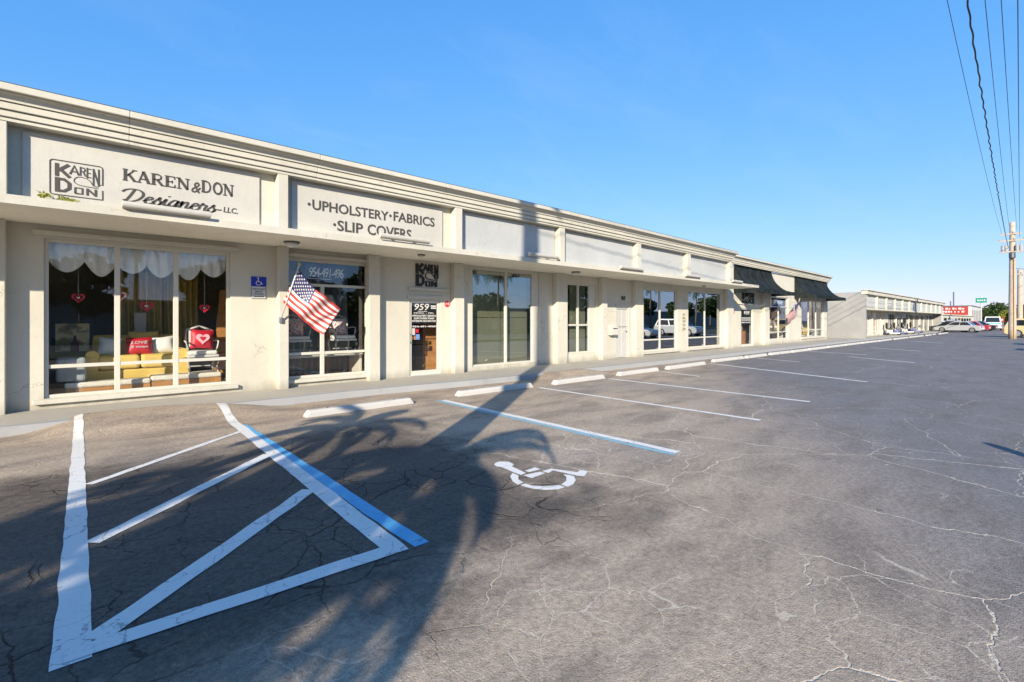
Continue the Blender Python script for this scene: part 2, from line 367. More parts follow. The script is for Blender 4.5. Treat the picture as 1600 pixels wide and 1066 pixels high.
# ------------------------------------------------------------------ ground, walk, stripes
def sst(a, b, x):
    t = max(0, min(1, (x - a) / (b - a))); return t * t * (3 - 2 * t)
def gz(x, y):
    """height of the asphalt: flat, with two patches ramped up onto the walk"""
    h = 0.0
    wob = .10 * mnoise.noise(Vector((x * 2.1, 3.3, 0))) + .04 * mnoise.noise(Vector((x * 7, 1.3, 0)))
    e1 = 9.52 + .50 * sst(-.75, .3, x) * (1 - sst(.8, 2.2, x)) + wob
    h = max(h, .150 * sst(-.75, .1, x) * (1 - sst(1.7, 2.9, x)) * sst(8.5, 9.45, y) * (1 - sst(e1, e1 + .06, y)))
    e2 = 9.28 + wob
    h = max(h, .148 * sst(8.9, 9.7, x) * (1 - sst(10.9, 12.2, x)) * sst(8.5, 9.05, y) * (1 - sst(e2, e2 + .06, y)))
    return h
def frange(a, b, s):
    n = max(1, round((b - a) / s)); return [a + (b - a) * i / n for i in range(n)]
xs = [-600, -300, -120, -60, -30, -14, -6, -3] + frange(-1.6, 3.6, .06) + frange(3.6, 8.6, .5) + frange(8.6, 12.8, .08) + frange(12.8, 40, 3) + [40, 60, 100, 200, 400, 900]
ys = [-600, -300, -120, -60, -30, -12] + frange(-6, 8.3, .6) + frange(8.3, 10.5, .045) + [10.5, 11.5, 16, 30, 60, 120, 300, 600]
mb = MB(); mb.v = [(x, y, gz(x, y)) for y in ys for x in xs]; nx_ = len(xs)
mb.f = [(j * nx_ + i, j * nx_ + i + 1, (j + 1) * nx_ + i + 1, (j + 1) * nx_ + i) for j in range(len(ys) - 1) for i in range(nx_ - 1)]
mb.mi = [0] * len(mb.f)
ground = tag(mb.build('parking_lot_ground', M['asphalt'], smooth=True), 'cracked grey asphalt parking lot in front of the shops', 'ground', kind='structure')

edge = [(-6, 9.52), (2.8, 9.52), (4.1, 9.54), (5.4, 9.46), (7.0, 9.28), (9, 9.22), (12, 9.20), (18, 9.15), (30, 9.2), (44, 9.2), (92, 8.9)]
def edge_y(x):
    for (a, ya), (b, yb) in zip(edge, edge[1:]):
        if a <= x <= b: return ya + (yb - ya) * (x - a) / (b - a)
    return edge[-1][1]
ex = frange(-6, 14, .25) + frange(14, 92, 2) + [92]
mb = MB(); ring = []
for x in ex:
    y = edge_y(x) + .012 * mnoise.noise(Vector((x * 1.5, 0, 0))); ring.append((x, y))
mb.loft([[(x, y + .16, .127), (x, 14, .127)] for x, y in ring], closed=False)
mb.build('walkway', M['walk'], None); walkway = bpy.data.objects['walkway']
tag(walkway, 'pale concrete walkway under the shop canopy', 'sidewalk', kind='structure')
mb = MB(); mb.loft([[(x, y + .158, .130), (x, y + .02, .130), (x, y, .115), (x, y - .012, -.03)] for x, y in ring], closed=False)
kb = mb.build('kerb_edge', M['kerb'], walkway, smooth=False)

def drape(name, pts, mat, parent=ground, lift=.005):
    """painted sheet following the ground: pts = list of ((xl,yl),(xr,yr)) pairs"""
    mb = MB(); rows = []
    for (l, r) in pts:
        rows.append([(l[0] + (r[0] - l[0]) * k / 3, l[1] + (r[1] - l[1]) * k / 3) for k in range(4)])
    mb.loft([[(x, y, gz(x, y) + lift) for x, y in row] for row in rows], closed=False)
    return mb.build(name, mat, parent)
def stripe(a, b, w0, w1, mat, seed=0, name='parking_stripe', rag=.008, lift=.0035):
    l = math.hypot(b[0] - a[0], b[1] - a[1]); n = max(8, int(l / .05)); nx, ny = -(b[1] - a[1]) / l, (b[0] - a[0]) / l; pts = []
    for i in range(n + 1):
        t = i / n; w = (w0 + (w1 - w0) * t) / 2; x = a[0] + (b[0] - a[0]) * t; y = a[1] + (b[1] - a[1]) * t
        wl = w + rag * mnoise.noise(Vector((x * 3.1 + seed, y * 3.1, 0))) * 1.6; wr = w + rag * mnoise.noise(Vector((x * 3.1, y * 3.1 + seed + 9, 4))) * 1.6
        pts.append(((x + nx * wl, y + ny * wl), (x - nx * wr, y - ny * wr)))
    return drape(name, pts, mat, lift=lift)
W, B, B2 = M['line'], M['lineblue'], M['lineblue2']
stripe((-.02, 10.12), (-.03, 3.02), .10, .145, W, 1, rag=.007)
stripe((1.82, 10.02), (1.63, 3.02), .125, .155, W, 2, lift=.0045)
stripe((1.83, 8.13), (1.80, 2.96), .12, .12, B, 3)
stripe((.06, 6.20), (1.71, 7.70), .085, .085, W, 4, lift=.0055)
stripe((.06, 4.56), (1.66, 6.16), .12, .13, W, 5, lift=.0055)
stripe((.05, 3.17), (1.60, 4.62), .14, .14, W, 6, lift=.0055)
stripe((-.06, 3.10), (1.70, 3.03), .12, .15, W, 7, lift=.007)
stripe((5.235, 8.03), (5.235, 2.93), .10, .10, B2, 8)
stripe((5.36, 8.00), (5.36, 2.95), .125, .125, W, 9)
stripe((8.04, 7.96), (8.04, 3.02), .105, .105, W, 10)
stripe((10.68, 7.9), (10.58, 3.05), .11, .11, W, 11)
stripe((17.15, 8.2), (15.05, 3.03), .13, .13, W, 12)
stripe((13.35, 7.9), (13.0, 6.5), .09, .09, W, 13)
stripe((21.0, 8.0), (20.3, 6.2), .10, .10, W, 14)
stripe((24.7, 5.6), (23.1, 3.2), .12, .12, W, 15)
stripe((27.5, 8.0), (26.8, 5.4), .12, .12, W, 16)
stripe((33.6, 6.6), (31.9, 4.2), .14, .14, W, 17)
stripe((46.0, 6.6), (44.2, 4.6), .16, .16, W, 18)
sym = [[(3.383, 4.049), (3.439, 4.093), (3.502, 4.101), (3.545, 4.063), (3.574, 4.02), (3.566, 3.947), (3.53, 3.885), (3.484, 3.865), (3.477, 3.796), (3.447, 3.606), (3.366, 3.597), (3.367, 3.706), (3.383, 3.836), (3.388, 3.936), (3.367, 3.986)],
       [(3.488, 3.669), (3.654, 3.682), (3.653, 3.593), (3.494, 3.606)], [(3.378, 3.572), (3.581, 3.542), (3.596, 3.472), (3.379, 3.451)],
       [(3.616, 3.539), (3.75, 3.535), (3.868, 3.27), (3.942, 3.288), (3.977, 3.213), (3.818, 3.135), (3.78, 3.196), (3.717, 3.477), (3.621, 3.45)],
       [(3.256, 3.642), (3.343, 3.7), (3.339, 3.607), (3.252, 3.513), (3.232, 3.418), (3.141, 3.402), (3.172, 3.51)],
       [(3.153, 3.379), (3.221, 3.378), (3.237, 3.279), (3.307, 3.193), (3.433, 3.127), (3.435, 3.054), (3.34, 3.058), (3.238, 3.127), (3.185, 3.209), (3.158, 3.303)],
       [(3.46, 3.126), (3.58, 3.167), (3.668, 3.244), (3.704, 3.32), (3.737, 3.262), (3.741, 3.205), (3.663, 3.117), (3.562, 3.059), (3.459, 3.043)]]
mb = MB()
for p in sym: mb.poly([(x, y, .005) for x, y in p])
mb.build('wheelchair_symbol', W, ground)

# ------------------------------------------------------------------ the shop building
WY = 11.0                                  # face of the shop front wall
bld = thing('shop_building', 'long cream stucco shop row with stepped cornice and flat canopy', 'building', loc=(0, 0, 0))
openings = [(-.45, 2.25, .30, 2.95), (3.33, 5.22, .30, 2.96), (6.34, 7.29, .13, 2.13), (8.38, 11.12, .24, 3.12), (12.40, 14.08, .42, 2.88),
            (15.30, 16.12, .13, 2.10), (17.2, 19.92, .27, 2.92), (20.9, 24.40, .27, 2.98), (26.7, 28.3, .13, 2.25), (30.75, 33.95, .40, 3.02), (36.4, 41.35, .38, 2.96)]
mb = MB(); T = WY + .2; x = -6.0
for (a, b, c, d) in openings:
    mb.box(x, a, WY, T, .1, 4.46)
    if c > .14: mb.box(a, b, WY, T, .1, c)
    mb.box(a, b, WY, T, d, 4.46); x = b
mb.box(x, 42.1, WY, T, .1, 4.46)
mb.build('wall', M['stucco'], bld)
MB().box(42.1, 42.3, WY + .004, 26, .05, 4.45).build('end_wall', M['grey_wall'], bld)
MB().box(-6.2, -6.0, 9.7, 26, .05, 4.50).build('end_wall', M['stucco'], bld)
MB().box(-6.0, 42.1, T, 26, 4.42, 4.52).build('roof', M['grey_wall'], bld)
MB().box(-6.0, 21.65, 9.62, WY, 4.40, 4.50).build('roof', M['grey_wall'], bld)
MB().box(-6.2, 42.3, 26, 26.2, .05, 4.5).build('rear_wall', M['grey_wall'], bld)
for (a, b) in [(-1.45, -.87), (3.11, 3.31), (5.13, 5.42), (7.62, 7.95), (11.75, 12.28), (14.2, 14.5), (16.36, 16.9), (24.6, 25.3), (29.5, 30.1)]:
    MB().box(a, b, WY - .20, WY - .003, .1, 3.168).build('pilaster', M['stucco'], bld, bevel=.012)
# canopy slab with the fascia standing on its front edge
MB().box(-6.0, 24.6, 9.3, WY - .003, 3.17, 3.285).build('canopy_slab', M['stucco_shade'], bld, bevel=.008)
MB().box(-6.0, 24.604, 9.288, 9.2985, 3.166, 3.289).build('canopy_edge', M['stucco'], bld)
MB().box(-6.0, 21.65, 9.50, 9.62, 3.287, 4.40).build('fascia_panel', M['stucco'], bld)
def cdz(x): return -.09 * max(0, (x - 10.35) / 11.3) if x < 21.68 else .07 - .15 * (x - 21.7) / 20.4
edges = [(-6.0, -4.3), (-.95, -.735), (2.665, 2.84), (6.59, 6.785), (10.24, 10.46), (14.16, 14.40), (17.6, 17.88), (21.4, 21.65)]
for (a, b) in edges: MB().box(a, b, 9.302, 9.498, 3.287, 4.262 + cdz(b)).build('fascia_stile', M['stucco'], bld, bevel=.006)
def cornice(x0, x1, y, z, par):
    MB().box(x0, x1, y, y + .198, z, z + .043).build('fascia_rail', M['stucco'], par)
    e = .0 if x1 < 21 else 1.0
    MB().box(x0, x1 + .03 * e, y - .03, y + .168, z + .052, z + .135).build('cornice_band', M['stucco'], par, bevel=.006)
    MB().box(x0, x1 + .06 * e, y - .065, y + .168, z + .142, z + .232).build('cornice_band', M['stucco'], par, bevel=.006)
    pr = [(y + .168, z + .239), (y - .09, z + .239)] + [(y - .09 - .075 * (1 - math.cos(t)), z + .25 + .085 * math.sin(t)) for t in [i * math.pi / 2 / 6 for i in range(7)]] + [(y + .168, z + .335)]
    MB().prism_x(pr, x0, x1 + .09 * e).build('cornice_cove', M['stucco'], par)
    MB().box(x0, x1 + .16 * e, y - .22, y + .3, z + .342, z + .435).build('cornice_cap', M['stucco'], par, bevel=.01)
    MB().box(x0, x1 + .15 * e, y - .20, y + .3, z + .437, z + .452).build('metal_drip_edge', M['iron'], par)
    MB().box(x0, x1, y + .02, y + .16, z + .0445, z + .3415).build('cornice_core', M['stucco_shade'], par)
def tilt(o):
    for v in o.data.vertices: v.co.z += cdz(min(v.co.x, 42.1) if v.co.x > 21.95 else min(v.co.x, 21.65))
n0 = set(bld.children)
cuts = [-6.0, -2.2, .55, 3.35, 6.2, 8.9, 10.35, 13.2, 16.1, 18.9, 21.65]
for q0, q1 in zip(cuts, cuts[1:]): cornice(q0, q1 - (.004 if q1 < 21 else 0), 9.30 + .003 * math.sin(q0 * 7), 4.268 + .002 * math.sin(q0 * 5), bld)
n1 = set(bld.children) - n0
for o in n1: tilt(o)
n0 = set(bld.children)
cornice(21.70, 42.1, WY - .17, 4.50, bld)
for o in set(bld.children) - n0:
    for v in o.data.vertices: v.co.z += .07 - .15 * (v.co.x - 21.7) / 20.4

def window(x0, x1, z0, z1, mulls, trans, mat, fw=.055, sill=True, split_top=False, right=0.0, gy=None):
    """frame mesh with its panes, mullions, transoms and sill as sub-parts"""
    ya, yb = WY + .05, WY + .13
    m = MB(); m.box(x0, x0 + fw, ya, yb, z0, z1); m.box(x1 - fw - right, x1, ya, yb, z0, z1)
    m.box(x0 + fw, x1 - fw - right, ya + .001, yb - .001, z1 - fw, z1); m.box(x0 + fw, x1 - fw - right, ya + .001, yb - .001, z0, z0 + fw)
    win = m.build('window', M['frame'], bld, bevel=.004)
    xa, xb = x0 + fw, x1 - fw - right
    for q in mulls: MB().box(q - .04, q + .04, ya + .006, yb - .006, z0 + fw, (trans[-1] if len(trans) > 1 else z1 - fw)).build('mullion', M['frame'], win, bevel=.003)
    for q in trans: MB().box(xa, xb, ya + .012, yb - .012, q - .03, q + .03).build('transom', M['frame'], win, bevel=.003)
    cols = [xa] + list(mulls) + [xb]; rows = [z0 + fw] + list(trans) + [z1 - fw]
    for i in range(len(cols) - 1):
        for j in range(len(rows) - 1):
            MB().box(cols[i] + .004, cols[i + 1] - .004, WY + .088, WY + .094, rows[j] + .004, rows[j + 1] - .004).build('pane', mat, win)
    if sill: MB().box(x0 - .13, x1 + .13, WY - .075, WY + .048, z0 - .085, z0 - .012).build('sill', M['trim'], win, bevel=.008)
    return win
w1 = window(-.45, 2.25, .30, 2.95, [.487, 1.35], [.82], M['glass'])
w2 = window(3.33, 5.22, .30, 2.96, [4.12], [.845, 2.39], M['glass'])
w3 = window(8.38, 11.12, .24, 3.12, [9.72], [], M['glass_mid'], right=.24, sill=False)
w4 = window(12.40, 14.08, .42, 2.88, [13.13], [1.42], M['glass_mid'], right=.30, sill=False)
w5 = window(17.2, 19.92, .27, 2.92, [18.56], [.76], M['glass_dark'], fw=.08)
w6 = window(20.9, 24.40, .27, 2.98, [22.65], [.76], M['glass_dark'], fw=.08)
w7 = window(30.75, 33.95, .40, 3.02, [32.4], [.85, 2.42], M['glass'], sill=False)
w8 = window(36.4, 41.35, .38, 2.96, [38.1, 39.75], [.9], M['glass'])
for w, a, b, z in ((w1, -.58, 2.41, 3.03), (w2, 3.32, 5.22, 3.02)):
    MB().box(a, b, WY - .085, WY - .004, z - .035, z + .035).build('shutter_rail', M['trim'], w, bevel=.008)
for (a, b) in ((8.42, 8.55), (10.02, 10.12), (10.2, 10.26)): MB().box(a, b, WY + .03, WY + .05, 2.93, 3.03).build('catch', M['iron'], w3)

def door(x0, x1, z1, mat=None, glassy=True):
    ya, yb = WY + .03, WY + .10; z0 = .13
    m = MB(); m.box(x0, x0 + .075, ya, yb, z0, z1); m.box(x1 - .075, x1, ya, yb, z0, z1)
    m.box(x0 + .075, x1 - .075, ya + .001, yb - .001, z1 - .08, z1); m.box(x0 + .075, x1 - .075, ya + .001, yb - .001, z0, z0 + .13)
    d = m.build('door', M['frame'], bld, bevel=.004)
    MB().box(x0 + .079, x1 - .079, ya + .03, ya + .036, z0 + .134, z1 - .084).build('pane', mat or M['glass'], d)
    m = MB(); m.tube([(x0 + .04, ya - .05, 1.02), (x0 + .04, ya - .05, 1.22)], .014, 8); m.box(x0 + .02, x0 + .06, ya - .05, ya - .001, 1.0, 1.03); m.box(x0 + .02, x0 + .06, ya - .05, ya - .001, 1.21, 1.24)
    m.build('handle', M['steel'], d)
    MB().box(x0 - .02, x1 + .02, WY - .03, WY + .12, .128, .145).build('threshold', M['alum'], d)
    return d
d1 = door(6.34, 7.29, 2.13)
d3 = door(26.7, 28.3, 2.25)
MB().box(6.28, 7.54, WY - .07, WY - .003, 2.375, 2.435).build('ledge', M['trim'], bld, bevel=.008)
MB().box(6.27, 7.36, WY - .04, WY - .003, 2.15, 2.24).build('door_head', M['trim'], d1, bevel=.005)
MB().box(26.3, 28.6, WY - .07, WY - .003, 2.44, 2.5).build('ledge', M['trim'], bld, bevel=.008)
# white security door with its raised bars
m = MB(); m.box(15.30, 15.36, WY + .01, WY + .08, .13, 2.10); m.box(16.06, 16.12, WY + .01, WY + .08, .13, 2.10); m.box(15.36, 16.06, WY + .012, WY + .078, 2.03, 2.10)
d2 = m.build('door', M['door_white'], bld)
MB().box(15.365, 16.055, WY + .05, WY + .075, .14, 2.028).build('door_leaf', M['door_white'], d2)
for q in (15.37, 15.70, 16.03): MB().box(q, q + .022, WY + .015, WY + .035, .2, 2.0).build('bar', M['door_white'], d2)
MB().box(15.37, 16.05, WY + .002, WY + .014, 1.34, 1.37).build('bar', M['door_white'], d2)
for (a, b, c, e) in ((15.39, .70, 15.72, .98), (15.72, 1.05, 16.03, 1.33)):
    m = MB(); m.tube([(a, WY + .03, b), (c, WY + .03, e)], .012, 6); m.build('brace', M['door_white'], d2)
m = MB(); m.tube([(15.98, WY - .04, 1.16), (15.90, WY - .04, 1.16)], .012, 8); m.tube([(15.98, WY + .05, 1.16), (15.98, WY - .04, 1.16)], .012, 8); m.build('handle', M['steel'], d2)
MB().box(15.24, 16.2, WY - .04, WY - .003, 2.11, 2.2).build('door_head', M['trim'], d2, bevel=.004)
MB().box(16.125, 16.30, WY - .02, WY - .003, .13, 2.1).build('door_casing', M['door_white'], d2)

# rooms behind the glass
def room(x0, x1, yb, mat, floor=M['wood'], zc=3.1, front=T):
    MB().box(x0, x1, front, yb, .10, .14).build('interior_floor', floor, bld)
    MB().box(x0, x1, yb, yb + .05, .14, zc).build('interior_wall', mat, bld)
    MB().box(x0, x0 + .05, front, yb, .141, zc).build('interior_wall', mat, bld)
    MB().box(x1 - .05, x1, front, yb, .141, zc).build('interior_wall', mat, bld)
    MB().box(x0, x1, front, yb + .05, zc + .002, zc + .05).build('interior_ceiling', M['plaster_in'], bld)
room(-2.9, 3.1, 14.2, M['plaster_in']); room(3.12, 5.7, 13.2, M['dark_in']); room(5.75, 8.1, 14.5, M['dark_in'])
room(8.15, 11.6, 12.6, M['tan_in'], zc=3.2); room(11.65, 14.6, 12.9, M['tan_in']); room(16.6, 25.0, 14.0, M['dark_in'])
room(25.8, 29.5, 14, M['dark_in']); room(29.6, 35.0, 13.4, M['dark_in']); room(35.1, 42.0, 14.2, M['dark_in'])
for k in range(4):      # pale panels standing behind the wide empty window
    MB().box(8.46, 9.70, T + .12, T + .15, .28 + k * .70, .28 + k * .70 + .685).build('backing_panel', M['tan_in'], bld)
    MB().box(9.74, 10.86, T + .12, T + .15, .28 + k * .70, .28 + k * .70 + .685).build('backing_panel', M['tan_in'], bld)
MB().box(12.9, 13.75, T + .05, T + .09, .45, 2.84).build('backing_panel', M['tan_in'], bld)

# ------------------------------------------------------------------ sign panels and lettering on the fascia
def board(name, x0, x1, z0, z1, mat, label, y=9.499):
    t = thing(name, label, 'sign', 'sign panels set in the fascia', loc=(0, 0, 0))
    MB().box(x0, x1, y - .03, y - .001, z0, z1).build('panel', mat, t, bevel=.004)
    return t
FY = 9.4685
b1 = board('sign_board', -.60, 2.40, 3.292, 4.22, M['board'], 'cream fascia sign lettered KAREN & DON Designers LLC. with boxed logo')
b2 = board('sign_board', 2.95, 6.33, 3.292, 4.22, M['board'], 'cream fascia sign lettered UPHOLSTERY FABRICS SLIP COVERS')
board('sign_board', 6.83, 10.2, 3.292, 4.22, M['board2'], 'blank white fascia panel crossed by a tall pole shadow')
board('sign_board', 10.5, 14.12, 3.292, 4.22, M['board2'], 'blank white fascia panel above the white security door and mailbox')
board('sign_board', 14.45, 17.56, 3.292, 4.22, M['board2'], 'blank white fascia panel above the first blue mirrored window')
board('sign_board', 17.93, 21.36, 3.292, 4.22, M['board2'], 'blank white fascia panel next to the black awning')

SLAB = {
 'K': ([([(.2, 0), (.2, 1)], .22), ([(.3, .42), (.82, .97)], .10), ([(.42, .60), (.86, .02)], .2)], [(.2, 0), (.2, 1), (.84, 1), (.88, 0)], 1.0),
 'A': ([([(.12, .02), (.46, 1)], .10), ([(.44, 1), (.84, .02)], .22), ([(.25, .33), (.66, .33)], .09)], [(.12, 0), (.86, 0)], .98),
 'R': ([([(.2, 0), (.2, 1)], .22), ([(.2, .95), (.55, .95), (.72, .86), (.76, .73), (.70, .58), (.52, .49), (.2, .49)], .12), ([(.48, .48), (.84, .02)], .2)], [(.2, 0), (.2, 1), (.88, 0)], 1.0),
 'E': ([([(.2, 0), (.2, 1)], .22), ([(.1, .955), (.78, .955)], .09), ([(.2, .5), (.6, .5)], .09), ([(.1, .045), (.8, .045)], .09), ([(.76, 1), (.76, .74)], .08), ([(.78, 0), (.78, .27)], .08), ([(.58, .62), (.58, .38)], .08)], [(.2, 0), (.2, 1)], .92),
 'N': ([([(.17, 0), (.17, 1)], .10), ([(.16, .97), (.82, .03)], .22), ([(.83, 0), (.83, 1)], .10)], [(.17, 0), (.12, 1), (.83, 1)], 1.02),
 'D': ([([(.2, 0), (.2, 1)], .22), ([(.2, .955), (.45, .955), (.70, .86), (.82, .62), (.82, .38), (.70, .14), (.45, .045), (.2, .045)], .13)], [(.2, 0), (.2, 1)], 1.0),
 'O': ([([(.5 + .36 * math.cos(a), .5 + .46 * math.sin(a)) for a in [i * math.pi / 10 for i in range(21)]], .17)], [], 1.0),
}
def slab_word(mb, word, x0, x1, z0, z1, y):
    tot = sum(SLAB[c][2] for c in word); sx = (x1 - x0) / tot; sz = z1 - z0; x = 0
    for c in word:
        st, se, adv = SLAB[c]
        tr = lambda u, v, x=x: (x0 + (x + u) * sx, z0 + v * sz)
        for pts, w in st: ribbon(mb, pts, w, tr, y)
        for (u, v) in se: v = .04 if v == 0 else .96; ribbon(mb, [(u - .17, v), (u + .17, v)], .08, tr, y, d=.0065)
        x += adv
m = MB(); slab_word(m, 'KAREN', .474, 1.345, 3.748, 3.930, FY); m.build('lettering', M['letter'], b1)
m = MB(); slab_word(m, 'DON', 1.50, 1.99, 3.748, 3.950, FY); m.build('lettering', M['letter'], b1)
text('lettering', '&', M['letter'], b1, 1.365, 1.50, 3.72, 3.90, FY, bold=.004, shear=.25)
SCR = {
 'D': ([[(.32, 1.72), (.22, .9), (.06, .05)], [(-.42, 1.25), (-.22, 1.62), (.3, 1.8), (.85, 1.6), (1.05, 1.05), (.85, .4), (.4, .03), (.06, .05), (-.12, .2)]], 1.3),
 'e': ([[(-.12, .3), (.1, .5), (.42, .68), (.44, .92), (.26, 1.0), (.06, .7), (.06, .25), (.26, 0), (.55, .15), (.72, .4)]], .66),
 's': ([[(-.1, .3), (.15, .75), (.32, 1.12), (.32, .75), (.5, .38), (.36, .02), (.1, .02), (.02, .2)], [(.36, .04), (.6, .3)]], .60),
 'i': ([[(-.05, .35), (.2, 1.0), (.14, .35), (.26, 0), (.52, .32)], [(.32, 1.38), (.30, 1.5)]], .5),
 'g': ([[(.56, .92), (.3, 1.0), (.03, .5), (.15, .02), (.42, .25), (.62, 1.0)], [(.62, 1.0), (.55, .3), (.5, -.25)], [(.53, .1), (.8, .35)]], .80),
 'n': ([[(-.02, .55), (.12, 1.0), (.1, .45), (.04, 0)], [(.06, .3), (.25, .82), (.48, .98), (.55, .75), (.5, .2), (.62, 0), (.88, .34)]], .88),
 'r': ([[(-.05, .4), (.14, 1.12), (.26, .86), (.5, .88), (.42, .4), (.52, 0), (.8, .3)]], .74)}
m = MB(); tot = sum(SCR[c][1] for c in 'Designers'); sx = (1.70 - .50) / tot; x = 0
for c in 'Designers':
    tr = lambda u, v, x=x: (.50 + (x + u + .22 * v) * sx, 3.433 + v * .112)
    for st in SCR[c][0]: ribbon(m, st, .20, tr, FY, curve=True, calli=.45)
    x += SCR[c][1]
ribbon(m, [(1.70, 3.487), (1.76, 3.485), (1.80, 3.49)], .018, lambda u, v: (u, v), FY); m.build('lettering', M['letter'], b1)
text('lettering', 'LLC.', M['letter'], b1, 1.83, 2.05, 3.458, 3.553, FY, bold=.01, shear=.12)
# boxed logo
BLK = {
 'K': [([(.12, 0), (.12, 1)], .24), ([(.2, .45), (.85, 1)], .24), ([(.35, .55), (.9, 0)], .24)],
 'A': [([(.08, 0), (.5, 1), (.92, 0)], .22), ([(.25, .33), (.75, .33)], .16)],
 'R': [([(.12, 0), (.12, 1)], .24), ([(.12, .9), (.7, .9), (.82, .72), (.7, .5), (.12, .5)], .2), ([(.5, .5), (.9, 0)], .22)],
 'E': [([(.12, 0), (.12, 1)], .24), ([(.12, .9), (.85, .9)], .2), ([(.12, .5), (.75, .5)], .18), ([(.12, .1), (.85, .1)], .2)],
 'N': [([(.12, 0), (.12, 1)], .22), ([(.12, .95), (.88, .05)], .22), ([(.88, 0), (.88, 1)], .22)],
 'D': [([(.14, 0), (.14, 1)], .28), ([(.14, .9), (.55, .9), (.85, .68), (.85, .32), (.55, .1), (.14, .1)], .24)],
 'O': [([(.15, .1), (.15, .9), (.85, .9), (.85, .1), (.15, .1)], .22)]}
LOGO = [('K', 0, .55, .36, 1.0, 0), ('A', .31, .68, .54, 1.0, 0), ('R', .545, .68, .69, 1.0, 0), ('E', .70, .62, .83, 1.0, 0), ('N', .84, .38, 1.0, 1.0, 0),
        ('D', 0, .0, .37, .51, 0), ('O', .41, .0, .64, .25, 0), ('N', .69, .0, .94, .25, 0)]
def logo(mb, x0, x1, z0, z1, y, d=.006, mirror=False, fat=1.0):
    sx, sz = x1 - x0, z1 - z0
    def tr(u, v):
        if mirror: u = 1 - u
        return (x0 + u * sx, z0 + v * sz)
    for k, (c, a, b, e, f, _) in enumerate(LOGO):
        for j, (pts, w) in enumerate(BLK[c]):
            q = [(a + p[0] * (e - a), b + p[1] * (f - b)) for p in pts]
            ribbon(mb, q, w * min(e - a, f - b) * fat, tr, y, d=d + .0004 * j)
    ribbon(mb, [(.97, .36), (.86, .38), (.78, .53), (.64, .62), (.50, .61), (.42, .50), (.46, .38), (.62, .32), (.97, .30)], .022 * fat, tr, y, d=d * .8, curve=True)
m = MB(); logo(m, -.275, .21, 3.44, 3.85, FY); m.build('logo', M['letter'], b1)
m = MB(); r = .035; cor = [(-.325, .245, 3.40, 3.895)][0]
pts = []
for (cx, cz, a0) in ((cor[1] - r, cor[3] - r, 0), (cor[0] + r, cor[3] - r, 90), (cor[0] + r, cor[2] + r, 180), (cor[1] - .004, cor[2] + .004, 270)):
    rr = r if a0 != 270 else .004
    pts += [(cx + rr * math.cos(R(a0 + t)), cz + rr * math.sin(R(a0 + t))) for t in range(0, 91, 15)]
pts.append((cor[1], 3.54)); ribbon(m, pts[:], .013, lambda u, v: (u, v), FY); ribbon(m, [pts[0], (cor[1], 3.62), (.19, 3.62)], .013, lambda u, v: (u, v), FY, d=.0064); m.build('logo_border', M['letter'], b1)
m = MB()
for (px, pz) in ((3.27, 3.83), (4.985, 3.855), ): m.prism_y([(px + .03 * math.cos(a * .785), pz + .032 * math.sin(a * .785)) for a in range(8)], FY, FY - .006)
m.prism_y([(3.765 + .03 * math.cos(a * .785), 3.50 + .032 * math.sin(a * .785)) for a in range(8)], FY, FY - .006)
m.build('bullet', M['letter'], b2)
text('lettering', 'UPHOLSTERY', M['letter'], b2, 3.33, 4.94, 3.735, 3.935, FY, bold=.018)
text('lettering', 'FABRICS', M['letter'], b2, 5.06, 6.11, 3.755, 3.965, FY, bold=.018)
text('lettering', 'SLIP', M['letter'], b2, 3.82, 4.36, 3.385, 3.60, FY, bold=.018)
text('lettering', 'COVERS', M['letter'], b2, 4.46, 5.50, 3.385, 3.615, FY, bold=.018)

LBL = ['long light bar below the Designers lettering', 'light bar covering the bottom of the SLIP COVERS lettering', 'light bar lying in the tall pole shadow on the fascia',
       'light bar left of the stile above the security door', 'light bar below the stile between the two mirrored windows', 'light bar at the end of the canopy by the awning']
for (a, b, z), lb in zip([(.46, 1.60, 3.335), (4.62, 5.82, 3.36), (8.95, 10.10, 3.375), (13.1, 14.38, 3.33), (17.35, 18.5, 3.33), (21.5, 22.5, 3.335)], LBL):
    t = thing('sign_light', 'cream ' + lb, 'light fixture', 'light bars along the canopy edge', loc=(a, 9.272, z))
    L = b - a; pr = [(.012, -.055), (.012, .055)] + [(-.035 - .055 * math.sin(q), .055 * math.cos(q)) for q in [i * math.pi / 8 for i in range(9)]]
    MB().prism_x(pr, 0, L).build('housing', M['cap'], t, bevel=.006)
    for q in (L * .28, L * .72): MB().box(q - .012, q + .012, .013, .15, .0, .03).build('bracket', M['iron'], t)
for (x, y), kind in zip([(3.15, 10.1), (6.08, 10.0), (12.0, 10.2), (21.3, 10.45)], ('round', 'flat', 'round', 'flat')):
    lb = {3.15: 'bowl soffit lamp above the flag', 6.08: 'small flush soffit lamp in front of the black door logo', 12.0: 'bowl soffit lamp near the narrow window', 21.3: 'small flush soffit lamp by the last mirrored window'}[x]
    t = thing('soffit_lamp', lb, 'lamp', 'lamps under the canopy', loc=(x, y, 3.169))
    s = 1.0 if kind == 'round' else .6
    m = MB(); m.lathe([(.15 * s, -.001), (.15 * s, -.025), (.13 * s, -.03)], n=20); m.build('collar', M['iron'], t)
    m = MB(); m.lathe([(.128 * s, -.031), (.125 * s, -.06 * s - .01), (.09 * s, -.09 * s - .01), (.03 * s, -.11 * s - .01)], n=20); m.build('bowl', M['white'], t, smooth=True)

